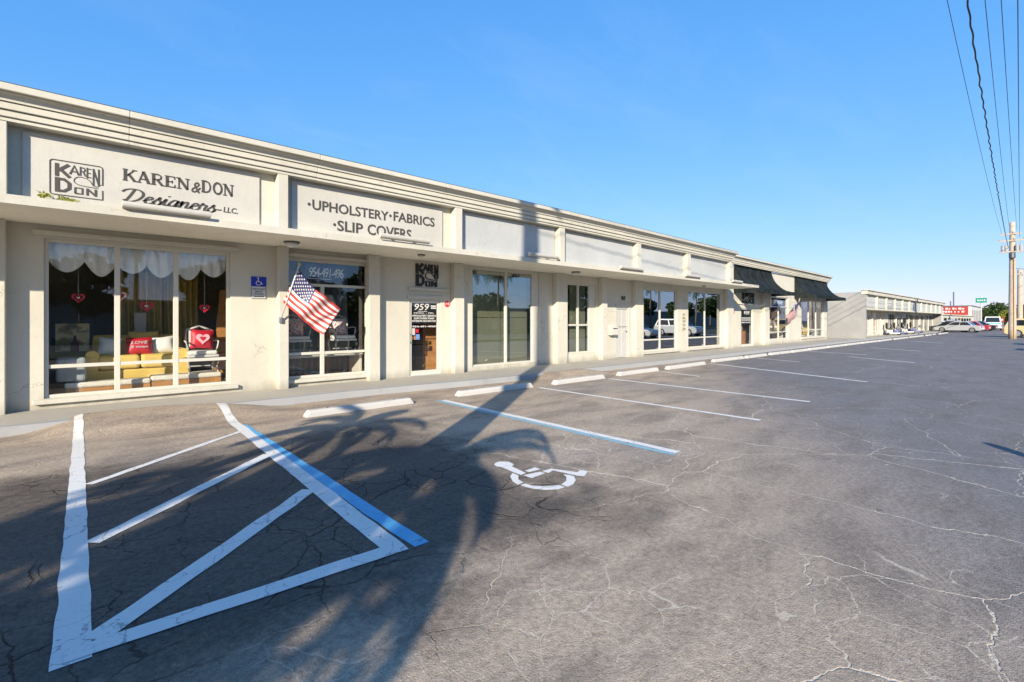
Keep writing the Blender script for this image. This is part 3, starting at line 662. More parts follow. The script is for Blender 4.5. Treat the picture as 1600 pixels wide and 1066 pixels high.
# ------------------------------------------------------------------ things on the shop front
def ada_sign(x, z, label, s=1.0, y=WY - .003):
    t = thing('parking_sign', label, 'sign', 'accessible parking signs', loc=(x, y, z))
    w, h1, h2 = .145 * s, .205 * s, .26 * s
    MB().box(-w, w, -.012, 0, 0, h1).build('symbol_plate', M['blue'], t, bevel=.006)
    MB().box(-w, w, -.012, 0, -h2, -.004).build('text_plate', M['white'], t, bevel=.006)
    m = MB(); q = w * .93
    ribbon(m, [(-q, -.012), (-q, -h2 + .012), (q, -h2 + .012), (q, -.012)], .010 * s, lambda u, v: (u, v), -.0125, d=.002); m.build('border', M['black'], t)
    m = MB(); tr = lambda u, v: (u * s, v * s)
    ribbon(m, [(-.012, .165), (-.008, .12), (-.006, .095), (.035, .095), (.06, .05), (.078, .055)], .017, tr, -.0125, d=.002)
    ribbon(m, [(-.022, .115), (-.05, .08), (-.045, .045), (-.01, .025), (.03, .038), (.042, .065)], .013, tr, -.0125, d=.0022, curve=True)
    m.prism_y([((-.014 + .017 * math.cos(a * .785)) * s, (.182 + .015 * math.sin(a * .785)) * s) for a in range(8)], -.0125, -.0147); m.build('wheelchair_symbol', M['white'], t)
    for i, (s_, wd) in enumerate((('PARKING BY DISABLED', .115), ('PERMIT ONLY', .075), ('TOW AWAY ZONE', .088))):
        text('lettering', s_, M['black'], t, -wd * s, wd * s, (-.07 - .052 * i) * s, (-.04 - .052 * i) * s, -.0125, bold=.02, depth=.002)
    m = MB()
    for j in range(7): m.box((-.10 + j * .029) * s, (-.08 + j * .029) * s, -.0145, -.0125, -.226 * s, -.200 * s)
    m.build('worn_print', M['black'], t)
    return t
ada_sign(2.77, 2.30, 'blue and white accessible parking sign beside the showroom window')
ada_sign(35.3, 2.32, 'distant small blue accessible parking sign below the awning', 1.5)

def cut_logo(x0, x1, z0, z1, label, mirror=False):
    t = thing('logo_sign', label, 'sign', 'black cut-out logos above the doors', loc=(x0, WY - .004, z0))
    m = MB(); logo(m, 0, x1 - x0, 0, z1 - z0, 0, d=.03, mirror=mirror, fat=1.35); m.build('cut_out_letters', M['black'], t); return t
cut_logo(6.52, 7.20, 2.49, 3.08, 'black cut-out KAREN DON logo above the 959 door')
cut_logo(26.75, 28.35, 2.52, 3.10, 'black cut-out logo reading backwards above the distant door', True)

def alarm(x, z, s, label):
    t = thing('alarm_sign', label, 'sign', 'red alarm signs', loc=(x, WY - .003, z))
    oc = lambda r: [(r * math.cos(R(22.5 + 45 * i)), r * math.sin(R(22.5 + 45 * i))) for i in range(8)]
    m = MB(); m.prism_y(oc(.115 * s), 0, -.008); m.build('plate', M['white'], t)
    m = MB(); m.prism_y(oc(.095 * s), -.0085, -.012); m.build('face', M['red'], t)
    m = MB(); tr = lambda u, v: (u * s, v * s)
    ribbon(m, [(-.05, -.03), (-.03, .035), (0, -.01), (.03, .035), (.05, -.03)], .02, tr, -.0125, d=.002); m.build('mark', M['white'], t)
alarm(7.50, 2.04, 1.0, 'red octagonal alarm sign right of the 959 door')
alarm(25.7, 2.05, 1.5, 'distant red alarm sign beside the far door')

def mailbox():
    t = thing('mailbox', 'cream wall mailbox beside the white security door', 'mailbox', loc=(14.98, WY - .003, 1.02))
    m = MB(); m.prism_x([(0, 0), (-.17, 0), (-.19, .03), (-.19, .27), (0, .36)], -.2, .2); m.build('body', M['frame'], t, bevel=.01)
    MB().box(-.12, .12, -.215, -.192, .25, .275).build('slot_flap', M['iron'], t)
    m = MB(); m.prism_x([(0, .362), (-.205, .272), (-.205, .29), (0, .38)], -.21, .21); m.build('lid', M['white'], t)
mailbox()
t = thing('house_number', 'small black 969 numerals above the white security door', 'house number', loc=(0, 0, 0))
text('lettering', '969', M['black'], t, 15.62, 15.90, 2.36, 2.54, WY - .003, bold=.02, depth=.01)
# vertical gilt plaque
t = thing('wall_plaque', 'narrow vertical gilt lettered plaque between the two mirrored windows', 'plaque', loc=(20.47, WY - .003, 1.12))
M['gilt'] = simple('gilt', (.42, .34, .16), .45, .4)
MB().box(-.2, .2, -.01, 0, 0, .80).build('backing', M['board'], t)
rnd = random.Random(3)
for k in range(5):
    m = MB(); zc = .08 + .16 * k
    for j in range(4):
        a = (rnd.uniform(-.15, -.03), rnd.uniform(-.06, .06)); b = (rnd.uniform(.03, .15), rnd.uniform(-.06, .06))
        ribbon(m, [a, ((a[0] + b[0]) / 2, rnd.uniform(-.06, .06)), b], .028, lambda u, v: (u, zc + v), -.0105, d=.006 + j * .001)
    m.build('gilt_character', M['gilt'], t)

# flags on raked poles
def flag(base, tip, hoist, fly, label, mirror=1):
    t = thing('flag', label, 'flag', 'flags hung on the shop front', loc=(0, 0, 0))
    base, tip = Vector(base), Vector(tip)
    m = MB(); m.tube([base, tip], .014, 8); m.build('flag_pole', M['white'], t, smooth=True)
    m = MB(); m.lathe([(.004, -.03), (.03, -.015), (.034, .012), (.012, .04), (.002, .05)], n=10); o = m.build('finial', M['gilt'], t, smooth=True, loc=tip)
    m = MB(); m.box(-.035, .035, -.03, .03, -.06, .06); m.build('bracket', M['steel'], t, bevel=.01, loc=base + Vector((0, .01, 0)))
    h0, h1 = Vector(hoist[0]), Vector(hoist[1]); f0, f1 = Vector(fly[0]), Vector(fly[1])
    def pt(u, v):
        p = h0.lerp(f0, u).lerp(h1.lerp(f1, u), v)
        p.z += -.10 * math.sin(math.pi * u) * (1 - v) * .5 - .05 * math.sin(math.pi * u)
        p.y += .025 * math.sin(u * 19 + v * 5) * min(1, u * 2); p.z += .018 * math.sin(u * 11 + v * 7) * u
        p.y += .07 * math.sin(u * 8 + v * 2.2) * min(1, u * 3) + .05 * math.sin(v * 5 + u * 3) * u
        return p
    NU, NV = 40, 26; m = MB()
    m.v = [pt(i / NU, j / NV) for j in range(NV + 1) for i in range(NU + 1)]
    for j in range(NV):
        for i in range(NU):
            m.f.append((j * (NU + 1) + i, j * (NU + 1) + i + 1, (j + 1) * (NU + 1) + i + 1, (j + 1) * (NU + 1) + i))
            m.mi.append(2 if (i < 16 and j < 14) else (0 if (j // 2) % 2 == 0 else 1))
    cl = m.build('cloth', [M['flag_red'], M['flag_white'], M['flag_blue']], t, smooth=True)
    so = cl.modifiers.new('s', 'SOLIDIFY'); so.thickness = .004
    m = MB()
    for r_ in range(9):
        for c_ in range(6 if r_ % 2 == 0 else 5):
            u = .4 * (c_ * 2 + 1 + (r_ % 2)) / 12; v = 14 / 26 * (r_ + 1) / 10
            cpt = pt(u, v); du = (pt(u + .01, v) - pt(u - .01, v)).normalized(); dv = (pt(u, v + .01) - pt(u, v - .01)).normalized()
            nrm = du.cross(dv).normalized()
            if nrm.y > 0: nrm = -nrm
            for q in (nrm * .006, ):
                m.poly([cpt + q + (du * math.sin(a * math.pi / 5) - dv * math.cos(a * math.pi / 5)) * (.024 if a % 2 == 0 else .012) for a in range(10)])
    m.build('stars', M['flag_white'], cl)
M['flag_red'] = leafmat('flag_red', (.56, .06, .06), (.64, .09, .08)); M['flag_white'] = leafmat('flag_white', (.80, .78, .74), (.84, .82, .79)); M['flag_blue'] = leafmat('flag_blue', (.03, .035, .14), (.05, .055, .18))
flag((3.13, 10.76, 1.60), (3.33, 10.20, 2.74), ((3.315, 10.24, 2.66), (3.14, 10.62, 1.97)), ((4.25, 10.25, 1.86), (3.90, 10.45, 1.30)), 'stars and stripes flag on a raked pole in front of the phone number window')
flag((34.4, 10.9, 1.75), (34.1, 10.4, 2.95), ((34.1, 10.4, 2.85), (34.3, 10.65, 2.1)), ((31.7, 10.3, 1.9), (32.1, 10.45, 1.15)), 'distant stars and stripes flag below the black awning')

# bell-shaped fabric awnings
def awning_mat():
    m = NT('black_awning_canvas'); p = m.pos(); n = m.noise(p, 3, 5)
    st = m.noise(m.pos((1.2, .3, .3)), 2.2, 4)
    m.P(Base_Color=m.mix(m.ramp(m.math('ADD', n, st), .7, 1.3), (.006, .009, .009), (.022, .028, .029)), Roughness=.8, Specular_IOR_Level=.15)
    m.bump(m.noise(p, 2.2, 3), .5, .12); return m.m
M['awning'] = awning_mat()
def awning(x0, x1, label):
    t = thing('awning', label, 'awning', 'black canvas awnings', loc=(x0, WY - .004, 0))
    L = x1 - x0; prof = []
    for i in range(15):
        q = i / 14; y = -1.25 * (1 - math.cos(q * math.pi / 2)) ** .95; z = 4.66 - 1.44 * math.sin(q * math.pi / 2) ** 1.0
        prof.append((y, z))
    m = MB(); NX = 30
    m.loft([[(L * i / NX, y + (.02 * math.sin(i * 1.9 + k * .5) if 0 < k < 13 else 0), z + .015 * mnoise.noise(Vector((i * .5, k * .4, x0)))) for k, (y, z) in enumerate(prof)] for i in range(NX + 1)], closed=False)
    o = m.build('canopy_fabric', M['awning'], t, smooth=True); s = o.modifiers.new('s', 'SOLIDIFY'); s.thickness = .008
    y1, z1 = prof[-1]
    MB().box(0, L, y1 - .010, y1 - .002, z1 - .22, z1 - .004).build('valance', M['awning'], t)
    for xe in (0.003, L - .003):
        m = MB(); m.prism_x([(y, z - .01) for y, z in prof] + [(y1, z1 - .2), (-.003, z1 - .2)], xe - .003, xe + .003); m.build('side_panel', M['awning'], t)
    for k in range(5):
        xe = .06 + (L - .12) * k / 4
        m = MB(); m.tube([(xe, min(-.02, y + .04), z - .06) for y, z in prof], .014, 6); m.build('frame_hoop', M['iron'], t)
awning(25.75, 31.0, 'nearer black bell-shaped canvas awning at the end of the canopy slab')
awning(35.0, 41.9, 'farther black bell-shaped canvas awning at the corner of the shop row')

# vine on the fascia
t = thing('vine_sprig', 'small yellow-green vine sprigs growing out along the fascia sign', 'plant', loc=(-.43, 9.42, 3.38))
m = MB()
st = [(-.03, 0, .03), (.1, -.02, -.03), (.18, -.02, -.07), (.3, -.015, -.06), (.42, -.01, -.09)]
m.tube(st, .004, 5); m.build('stem', M['bark'], t)
m = MB(); rnd = random.Random(5)
for k in range(110):
    cx = rnd.choice((.05, .07, .24, .27, .30, .36)) + rnd.gauss(0, .03); cz = -.03 - .12 * max(0, cx - .05) + rnd.gauss(0, .022); cy = -.02 + rnd.uniform(-.04, .005)
    a = rnd.uniform(0, 6.28); s = rnd.uniform(.014, .03)
    m.poly([(cx + s * math.cos(a), cy, cz + s * math.sin(a)), (cx + s * .5 * math.cos(a + 1.6), cy - .008, cz + s * .5 * math.sin(a + 1.6)), (cx - s * math.cos(a), cy - .004, cz - s * math.sin(a)), (cx + s * .5 * math.cos(a - 1.6), cy + .006, cz + s * .5 * math.sin(a - 1.6))])
tag(m.build('leaves', M['leaf2'], t), kind='stuff')

# ------------------------------------------------------------------ door graphics
YD = WY + .058
for s_, a, b, z0, z1, bo, sh in [('959', 6.52, 6.96, 1.86, 2.03, .008, .2), 
                                 ('HOURS', 6.62, 6.9, 1.815, 1.84, .02, 0), ('MON. - FRI.', 6.50, 7.12, 1.765, 1.80, .02, 0),
                                 ('UPHOLSTERY SERVICE', 6.45, 7.18, 1.685, 1.735, .03, 0), ('SLIPCOVERS FOAM', 6.50, 7.12, 1.615, 1.665, .03, 0),
                                 ('INTERIOR DECORATOR', 6.45, 7.18, 1.545, 1.595, .03, 0), ('954-491-4960', 6.45, 7.18, 1.40, 1.45, .03, 0)]:
    text('lettering', s_, M['white'], d1, a, b, z0, z1, YD, bold=bo, shear=sh, depth=.002)
for z_ in (1.90, 1.955): MB().box(7.02, 7.18, YD - .002, YD, z_, z_ + .035).build('worn_print', M['white'], d1)
MB().box(6.425, 7.205, YD + .010, YD + .013, 1.50, 2.04).build('dark_film', M['black'], d1)
for (a, b, z0, z1, c) in ((6.44, 6.53, 1.20, 1.38, 'board'), (6.55, 6.64, 1.26, 1.36, 'red'), (6.45, 6.54, 1.08, 1.17, 'sticker_orange'), (6.55, 6.67, 1.08, 1.22, 'sticker_blue')):
    if c not in M: M[c] = simple(c, (.55, .2, .05) if 'orange' in c else (.14, .25, .5), .5)
    MB().box(a, b, YD - .002, YD, z0, z1).build('sticker', M[c], d1)
# far door: white strokes on dark film, mirrored
MB().box(26.8, 28.2, YD + .010, YD + .013, 1.35, 2.15).build('dark_film', M['black'], d3)
for s_, a, b, z0, z1 in (('959', 27.2, 27.95, 1.9, 2.1), ('UPHOLSTERY SERVICE', 26.9, 28.1, 1.66, 1.74), ('SLIPCOVERS FOAM', 26.9, 28.1, 1.55, 1.63), ('954-491-4960', 26.9, 28.1, 1.42, 1.5)):
    text('lettering', s_, M['white'], d3, a, b, z0, z1, YD, bold=.03, depth=.002, mirror=True)

# ------------------------------------------------------------------ showroom furniture
def cushion(name, w, h, d, mat, label, loc, rot, cat='pillow', group='pillows on the yellow sofa', heart=False):
    m = MB(); n = 10; rings = []
    vt = []
    for s in (-1, 1):
        for j in range(n + 1):
            for i in range(n + 1):
                u = i / n * 2 - 1; v = j / n * 2 - 1
                bul = (1 - abs(u) ** 2.6) * (1 - abs(v) ** 2.6)
                pin = 1 - .07 * (1 - abs(u * v)) * max(abs(u), abs(v)) ** 3
                vt.append((u * w / 2 * pin, s * d / 2 * bul ** .6, v * h / 2 * pin))
    m.v = vt; k = (n + 1) ** 2
    for s in (0, 1):
        for j in range(n):
            for i in range(n):
                a = s * k + j * (n + 1) + i; m.f.append((a, a + 1, a + n + 2, a + n + 1)); m.mi.append(0)
    o = m.build(name, mat, smooth=True); o.location = loc; o.rotation_euler = rot
    tag(o, label, cat, group)
    return o
def heart_pts(s, n=28):
    out = []
    for i in range(n):
        a = 2 * math.pi * i / n; out.append((s * 16 * math.sin(a) ** 3 / 17, s * (13 * math.cos(a) - 5 * math.cos(2 * a) - 2 * math.cos(3 * a) - math.cos(4 * a)) / 17))
    return out
def heart_ring(m, s0, s1, y, d):
    a, b = heart_pts(s0), heart_pts(s1); n = len(a)
    for i in range(n):
        k = (i + 1) % n
        m.loft([[(a[i][0], y, a[i][1]), (a[i][0], y - d, a[i][1]), (b[i][0], y - d, b[i][1]), (b[i][0], y, b[i][1])],
                [(a[k][0], y, a[k][1]), (a[k][0], y - d, a[k][1]), (b[k][0], y - d, b[k][1]), (b[k][0], y, b[k][1])]], caps=False)
def showroom(ox, sx, tagw, label2):
    """furniture of the display window; ox,sx map local x (the near window's) to the place; sx<0 mirrors it"""
    X = lambda x: ox + sx * x
    far = sx < 0; fl = tagw
    def bx(m, a, b, *r): m.box(min(X(a), X(b)), max(X(a), X(b)), *r)
    # display platforms
    for k, (a, b, y0, y1, z) in enumerate(((-.2, .98, 11.32, 11.62, .50), (1.0, 2.15, 11.34, 11.95, .53))):
        t = thing('display_platform', ('left' if (k == 0) != far else 'right') + ' wooden display platform topped with cream carpet' + fl, 'platform', 'display platforms' + fl)
        m = MB(); bx(m, a, b, y0, y1, .14, z - .10); m.build('box', M['wood'], t)
        m = MB(); bx(m, a - .01, b + .01, y0 - .01, y1, z - .098, z); m.build('carpet', M['carpet'], t, bevel=.03)
    # sofa
    t = thing('sofa', 'mustard yellow upholstered sofa' + fl, 'sofa', loc=(0, 0, 0))
    m = MB(); bx(m, .10, 1.62, 11.72, 12.55, .20, .66); m.build('base', M['yellow'], t, bevel=.04)
    for a, b in ((.24, .86), (.87, 1.48)):
        m = MB(); bx(m, a, b, 11.68, 12.3, .665, .93); m.build('seat_cushion', M['yellow'], t, bevel=.06, seg=3)
    m = MB(); bx(m, .14, 1.6, 12.32, 12.62, .67, 1.30); m.build('backrest', M['yellow'], t, bevel=.09, seg=3)
    for c in (.16, 1.55):
        m = MB(); m.tube([(X(c), 11.66, .93), (X(c), 12.5, .93)], .10, 14); m.build('arm_bolster', M['yellow'], t, smooth=False)
        m = MB(); bx(m, c - .085, c + .085, 11.68, 12.5, .20, .9); m.build('arm', M['yellow'], t)
    for c in ((.2, 11.8), (1.5, 11.8), (.2, 12.45), (1.5, 12.45)):
        m = MB(); m.box(X(c[0]) - .03, X(c[0]) + .03, c[1] - .03, c[1] + .03, .14, .2); m.build('foot', M['wood'], t)
    for x, w, h, mt, lb, ry in ((.42, .34, .34, 'sheer', 'ivory pillow at the poster end of the yellow sofa', .1), (.86, .42, .34, 'red', 'red lettered pillow in the middle of the yellow sofa', 0), (1.24, .40, .34, 'sheer', 'long ivory pillow at the chair end of the yellow sofa', -.1)):
        o = cushion('pillow', w * abs(sx), h, .16, M[mt], lb + fl, (X(x), 12.05 - (.12 if mt == 'red' else 0), 1.09), (R(-16), ry, 0))
        if mt == 'red' and not far:
            for s_, z in (('LOVE', .02), ('& always', -.07)):
                text('lettering', s_, M['white'], o, -.13, .13, z, z + .055, -.085, bold=.01, shear=.2, depth=.004)
    cushion('pillow', .5 * abs(sx), .22, .15, M['yellow'], 'yellow back pillow behind the red pillow' + fl, (X(.95), 12.28, 1.26), (R(-10), 0, 0))
    # white carved chair with a heart cushion
    chair(X(1.86), 11.66, .53, (-1 if far else 1), 'white carved armchair holding the red heart cushion' + fl, 'chairs in the windows')
    o = cushion('pillow', .42 * min(1.5, abs(sx)), .40, .14, M['red'], 'red square pillow with a pink heart on the white chair' + fl, (X(1.88), 11.72, 1.20), (R(-12), .06, 0), group='heart cushions')
    m = MB(); m.prism_y(heart_pts(.13), -.06, -.082); m.build('heart', M['pink'], o); m = MB(); m.prism_y(heart_pts(.055), -.083, -.09); m.build('heart_centre', M['red'], o)
    # grey ottoman and a cream roll
    o = MB(); bx(o, -.32, .08, 11.30, 11.66, .52, .94); o = tag(o.build('grey_ottoman', M['greyfab'], bevel=.05, seg=3), 'grey upholstered ottoman block in the corner of the display' + fl, 'ottoman')
    # framed poster
    t = thing('framed_poster', 'black framed wine poster leaning in the display' + fl, 'poster', loc=(0, 0, 0))
    m = MB(); a, b = -.40, .18; z0, z1 = .95, 1.58; y = 12.35
    bx(m, a, a + .05, y, y + .04, z0, z1); bx(m, b - .05, b, y, y + .04, z0, z1); bx(m, a + .05, b - .05, y + .001, y + .039, z1 - .05, z1); bx(m, a + .05, b - .05, y + .001, y + .039, z0, z0 + .05)
    m.build('frame', M['black'], t); m = MB(); bx(m, a + .05, b - .05, y + .02, y + .03, z0 + .05, z1 - .05); m.build('print', M['poster'], t)
    if not far:
        text('lettering', 'Château', M['letter'], t, -.20, .02, 1.42, 1.50, y + .019, shear=.3, bold=.01, depth=.002); text('lettering', 'Royal', M['letter'], t, -.06, .10, 1.33, 1.42, y + .019, shear=.3, bold=.01, depth=.002)
    m = MB(); m.prism_y([(X(-.14), 1.0), (X(-.02), 1.0), (X(-.02), 1.16), (X(-.06), 1.24), (X(-.06), 1.3), (X(-.10), 1.3), (X(-.10), 1.24), (X(-.14), 1.16)], y + .0195, y + .015); m.build('printed_bottle', M['wine'], t)
    # drapes, valance, hearts
    def cloth(name, x0, x1, z0f, z1, y, amp, waves, mat, label, cat, parent=None):
        m = MB(); n = int(waves * 10); rows = 10
        m.loft([[(X(x0 + (x1 - x0) * i / n), y + amp * math.sin(i / n * waves * 6.28 + .6 * math.sin(j * .5)) + .02 * mnoise.noise(Vector((i * .3, j * .4, 0))), (z1 + (z0f(i / n) - z1) * j / rows)) for j in range(rows + 1)] for i in range(n + 1)], closed=False)
        o = m.build(name, mat, parent, smooth=True); s = o.modifiers.new('s', 'SOLIDIFY'); s.thickness = .004
        if label: tag(o, label, cat)
        return o
    cloth('drape', .55, 1.32, lambda u: 1.0 - .0 * u, 2.62, 12.85, .05, 7, M['gold'], 'gold drape gathered behind the sofa' + fl, 'curtain')
    cloth('drape', 1.36, 2.0, lambda u: .9, 2.6, 12.95, .05, 6, M['gold'], 'gold drape gathered behind the white chair' + fl, 'curtain')
    t = thing('valance', 'scalloped ivory valance across the top of the display window' + fl, 'valance', loc=(0, 0, 0))
    for k, (a, b) in enumerate(((-.41, .05), (.05, .5), (.5, .92), (.92, 1.36), (1.36, 1.78), (1.78, 2.22))):
        cloth('scallop', a, b, lambda u, k=k: 2.62 - (.20, .25, .17, .22, .24, .16)[k] * math.sin(math.pi * u) ** (.8, 1.0, .7, .8, .75, .9)[k], 2.93, 11.245 + .01 * (k % 2), .02, 2.5, M['sheer'], None, None, t)
    for k, (x, z, s, mt, lb) in enumerate(((-.03, 1.99, .10, 'red', 'red paper heart hanging before the poster'), (.54, 2.04, .11, 'pink', 'pink paper heart hanging behind the first mullion'), (.93, 1.86, .11, 'red', 'red paper heart hanging before the gold drape'), (1.87, 1.84, .10, 'red', 'red paper heart hanging above the white chair'))):
        t = thing('hanging_heart', lb + fl, 'ornament', 'paper hearts hanging in the window', loc=(X(x), 11.42, z))
        m = MB(); heart_ring(m, s, s * .62, 0, .02); m.build('heart_rim', M[mt], t)
        m = MB(); m.prism_y(heart_pts(s * .3), -.002, -.018); m.build('heart_centre', M['pink' if mt == 'red' else 'red'], t)
        m = MB(); m.tube([(0, -.01, s * .35), (0, -.01, 2.9 - z)], .003, 5); m.build('string', M['white'], t)
    m = MB(); m.prism_y([(X(2.10), .15), (X(2.40), .15), (X(2.44), 2.25), (X(2.26), 2.25)], 12.0, 12.06); tag(m.build('wood_panel', M['wood']), 'tall stained wood panel leaning at the side of the display' + fl, 'panel')
    m = MB(); m.box(X(.93) - .1, X(.93) + .1, 12.64, 12.66, 1.28, 1.75); tag(m.build('hanging_card', M['board']), 'cream card standing behind the sofa' + fl, 'card')
def chair(cx, cy, z, mir, label, group, mat=None):
    t = thing('carved_chair', label, 'chair', group, loc=(cx, cy, z)); mt = mat or M['white']
    MB().box(-.25, .25, -.22, .24, .36, .44).build('seat', M['sheer'], t, bevel=.03)
    MB().box(-.27, .27, -.24, .26, .31, .358).build('apron', mt, t, bevel=.01)
    for sx_ in (-1, 1):
        for y0, bend in ((-.2, -.05), (.22, .05)):
            m = MB(); m.tube([(sx_ * .24, y0, .31), (sx_ * .265, y0 + bend * .6, .24), (sx_ * .235, y0, .1), (sx_ * .25, y0 + bend, 0)], lambda q: .03 - .014 * q, 7); m.build('leg', mt, t, smooth=True)
        m = MB(); m.tube([(sx_ * .25, .22, .62), (sx_ * .285, .05, .64), (sx_ * .28, -.12, .62), (sx_ * .26, -.15, .5), (sx_ * .25, -.1, .44)], .018, 7); m.build('arm', mt, t, smooth=True)
        m = MB(); m.tube([(sx_ * .22, .23, .44), (sx_ * .235, .27, .7), (sx_ * .22, .30, .86)], .02, 7); m.build('back_post', mt, t, smooth=True)
    m = MB(); m.tube([(-.22, .30, .86), (-.1, .30, .90), (0, .30, .945), (.1, .30, .90), (.22, .30, .86)], .022, 7); m.build('crest_rail', mt, t, smooth=True)
    MB().box(-.19, .19, .255, .295, .50, .85).build('back_panel', M['sheer'], t, bevel=.015)
    m = MB(); m.tube([(-.24, .0, .12), (.24, 0, .12)], .012, 6); m.build('stretcher', mt, t)
    return t
M['wine'] = simple('wine_print', (.10, .01, .02), .5)
pm = NT('poster_print'); pn = pm.noise(pm.pos(), 4.5, 4); pm.P(Base_Color=pm.mix(pm.ramp(pn, .45, .62), (.62, .50, .26), (.22, .17, .06)), Roughness=.5); M['poster'] = pm.m
showroom(0, 1.0, '', '')
showroom(40.6, -1.75, ', in the far awning window', '')
# second window
def second_window(ox, sx, fl):
    X = lambda x: ox + sx * x
    MB_ = MB(); a, b = sorted((X(3.36), X(5.2))); MB_.box(a, b, 11.3, 12.0, .73, .78); MB_.box(a + .02, a + .07, 11.32, 11.95, .14, .73); MB_.box(b - .07, b - .02, 11.32, 11.95, .14, .73); o = MB_.build('window_shelf', M['frame'], None); tag(o, 'low white window shelf carrying the carved chairs' + fl, 'shelf')
    chair(X(3.72), 11.62, .782, 1, 'white carved chair at the flag pole side of the shelf' + fl, 'chairs in the windows')
    chair(X(4.82), 11.62, .782, 1, 'white carved chair at the right of the shelf' + fl if sx > 0 else 'white carved chair at the left of the shelf' + fl, 'chairs in the windows')
    for x, lb in ((3.72, 'red floral pillow on the chair nearest the flag pole'), (4.78, 'red floral pillow on the chair behind the flag end')):
        cushion('pillow', .36, .34, .12, M['floral'], lb + fl, (X(x), 11.68, 1.40), (R(-12), 0, 0), group='floral pillows')
    m = MB(); n = 90; a, b = X(3.35), X(5.3)
    m.loft([[(a + (b - a) * i / n, 12.5 + .04 * math.sin(i * .9), z) for z in (.2, 1.2, 2.85)] for i in range(n + 1)], closed=False)
    o = m.build('sheer_curtain', M['greyfab'], smooth=True); tag(o, 'grey pleated curtain behind the carved chairs' + fl, 'curtain'); s = o.modifiers.new('s', 'SOLIDIFY'); s.thickness = .004
    t = thing('phone_banner', 'navy banner with a white phone number in the window top' + fl, 'sign', 'phone number banners', loc=(0, 0, 0))
    a, b = sorted((X(3.76), X(4.68))); MB().box(a, b, 11.12, 11.13, 2.50, 2.86).build('banner', M['navy'], t)
    w = b - a
    text('lettering', '954-491-496', M['sheer'], t, a + w * .09, b - w * .05, 2.58, 2.80, 11.119, bold=.0, shear=.15, depth=.003, mirror=sx < 0, space=.82)
    MB().box(a + w * .07, b - w * .35, 11.1165, 11.119, 2.535, 2.548).build('underline', M['sheer'], t)
    t = thing('table_lamp', 'ivory shaded table lamp behind the flag' + fl, 'lamp', loc=(X(4.62), 12.1, .142))
    m = MB(); m.lathe([(.16, 0), (.16, .03), (.03, .06), (.03, .9), (.08, 1.2), (.05, 1.5), (.015, 1.62), (.015, 1.9)], n=14); m.build('base', M['wood'], t, smooth=True)
    m = MB(); m.lathe([(.26, 1.68), (.15, 2.08)], n=20); m.build('lamp_shade', M['sheer'], t, smooth=True)
fm = NT('floral_fabric'); fv = fm.vor(fm.pos(obj=True), 26); fm.P(Base_Color=fm.mix(fm.ramp(fv, .3, .45), (.42, .03, .05), (.72, .62, .58)), Roughness=.8); M['floral'] = fm.m
second_window(0, 1.0, '')
second_window(39.6, -1.68, ', in the far flag window')
# hall seen through the glass door
t = thing('hall_cabinet', 'tall orange stained cabinet seen through the 959 door', 'cabinet', loc=(0, 0, 0))
MB().box(7.15, 7.75, 11.65, 12.05, .14, 1.9).build('carcass', M['wood'], t); MB().box(7.18, 7.72, 11.625, 11.648, .2, 1.85).build('door', M['wood'], t, bevel=.01)
t = thing('hall_cabinet', 'orange stained cabinet seen through the far door under the backward logo', 'cabinet', loc=(0, 0, 0))
MB().box(27.9, 29.2, 11.7, 12.1, .14, 2.0).build('carcass', M['wood'], t); MB().box(27.95, 29.15, 11.675, 11.698, .2, 1.95).build('door', M['wood'], t, bevel=.01)

# ------------------------------------------------------------------ wheel stops
stops = [(2.72, 4.72, 8.10), (5.82, 7.95, 8.16), (8.62, 10.6, 8.05), (11.35, 13.42, 8.10), (13.95, 16.55, 8.10), (17.65, 20.2, 8.30), (20.4, 22.6, 8.24), (23.1, 25.5, 8.25), (25.7, 28.0, 8.2), (28.3, 31.2, 8.2),
         (31.5, 34.8, 8.2), (35.1, 38.6, 8.2), (39, 43, 8.15), (43.5, 48, 8.1), (48.6, 54, 8.0), (55, 61, 7.9), (62, 69, 7.8), (70, 78, 7.7)]
SL = ['in the blue-striped bay, streaked by palm shadow', 'crossed by the tall pole shadow at its right end', 'third along, before the narrow window', 'fourth along, before the white security door', 'fifth along, before the first mirrored window',
      'sixth along, before the last mirrored window', 'seventh along, next to the end of the canopy slab', 'eighth along, before the nearer awning', 'ninth along, before the far flag', 'tenth along, left of the far display window', 'before the farther awning', 'before the end of the shop row',
      'before the grey end wall', 'nearest to the corner of the second building', 'before the orange shop windows of the second building', 'before the display goods of the second building', 'before the dark windows of the second building', 'farthest along, towards the parked cars']
for (a, b, y), lb in zip(stops, SL):
    t = thing('wheel_stop', 'white concrete wheel stop ' + lb, 'wheel stop', 'wheel stops along the walkway', loc=((a + b) / 2, y, .002)); h = (b - a) / 2
    t.rotation_euler.z = R(random.Random(a).uniform(-1.2, 1.2))
    m = MB(); pr = [(-.085, 0), (-.075, .075), (-.055, .115), (.055, .115), (.075, .075), (.085, 0)]
    m.loft([[(-h, p, q * .35) for p, q in pr], [(-h + .06, p, q) for p, q in pr]] + [[(-h + .06 + (2 * h - .12) * i / 8, p + .004 * mnoise.noise(Vector((i * 2.3, a, p * 9))), q + .004 * mnoise.noise(Vector((i * 1.7, p * 20, a)))) for p, q in pr] for i in range(1, 8)] + [[(h - .06, p, q) for p, q in pr], [(h, p, q * .35) for p, q in pr]])
    m.build('block', M['stop'], t, bevel=.012)
    for q in (-h * .62, h * .62):
        m = MB(); m.lathe([(.016, .100), (.016, .121), (.004, .124)], q, 0, 8); m.build('pin', M['iron'], t)

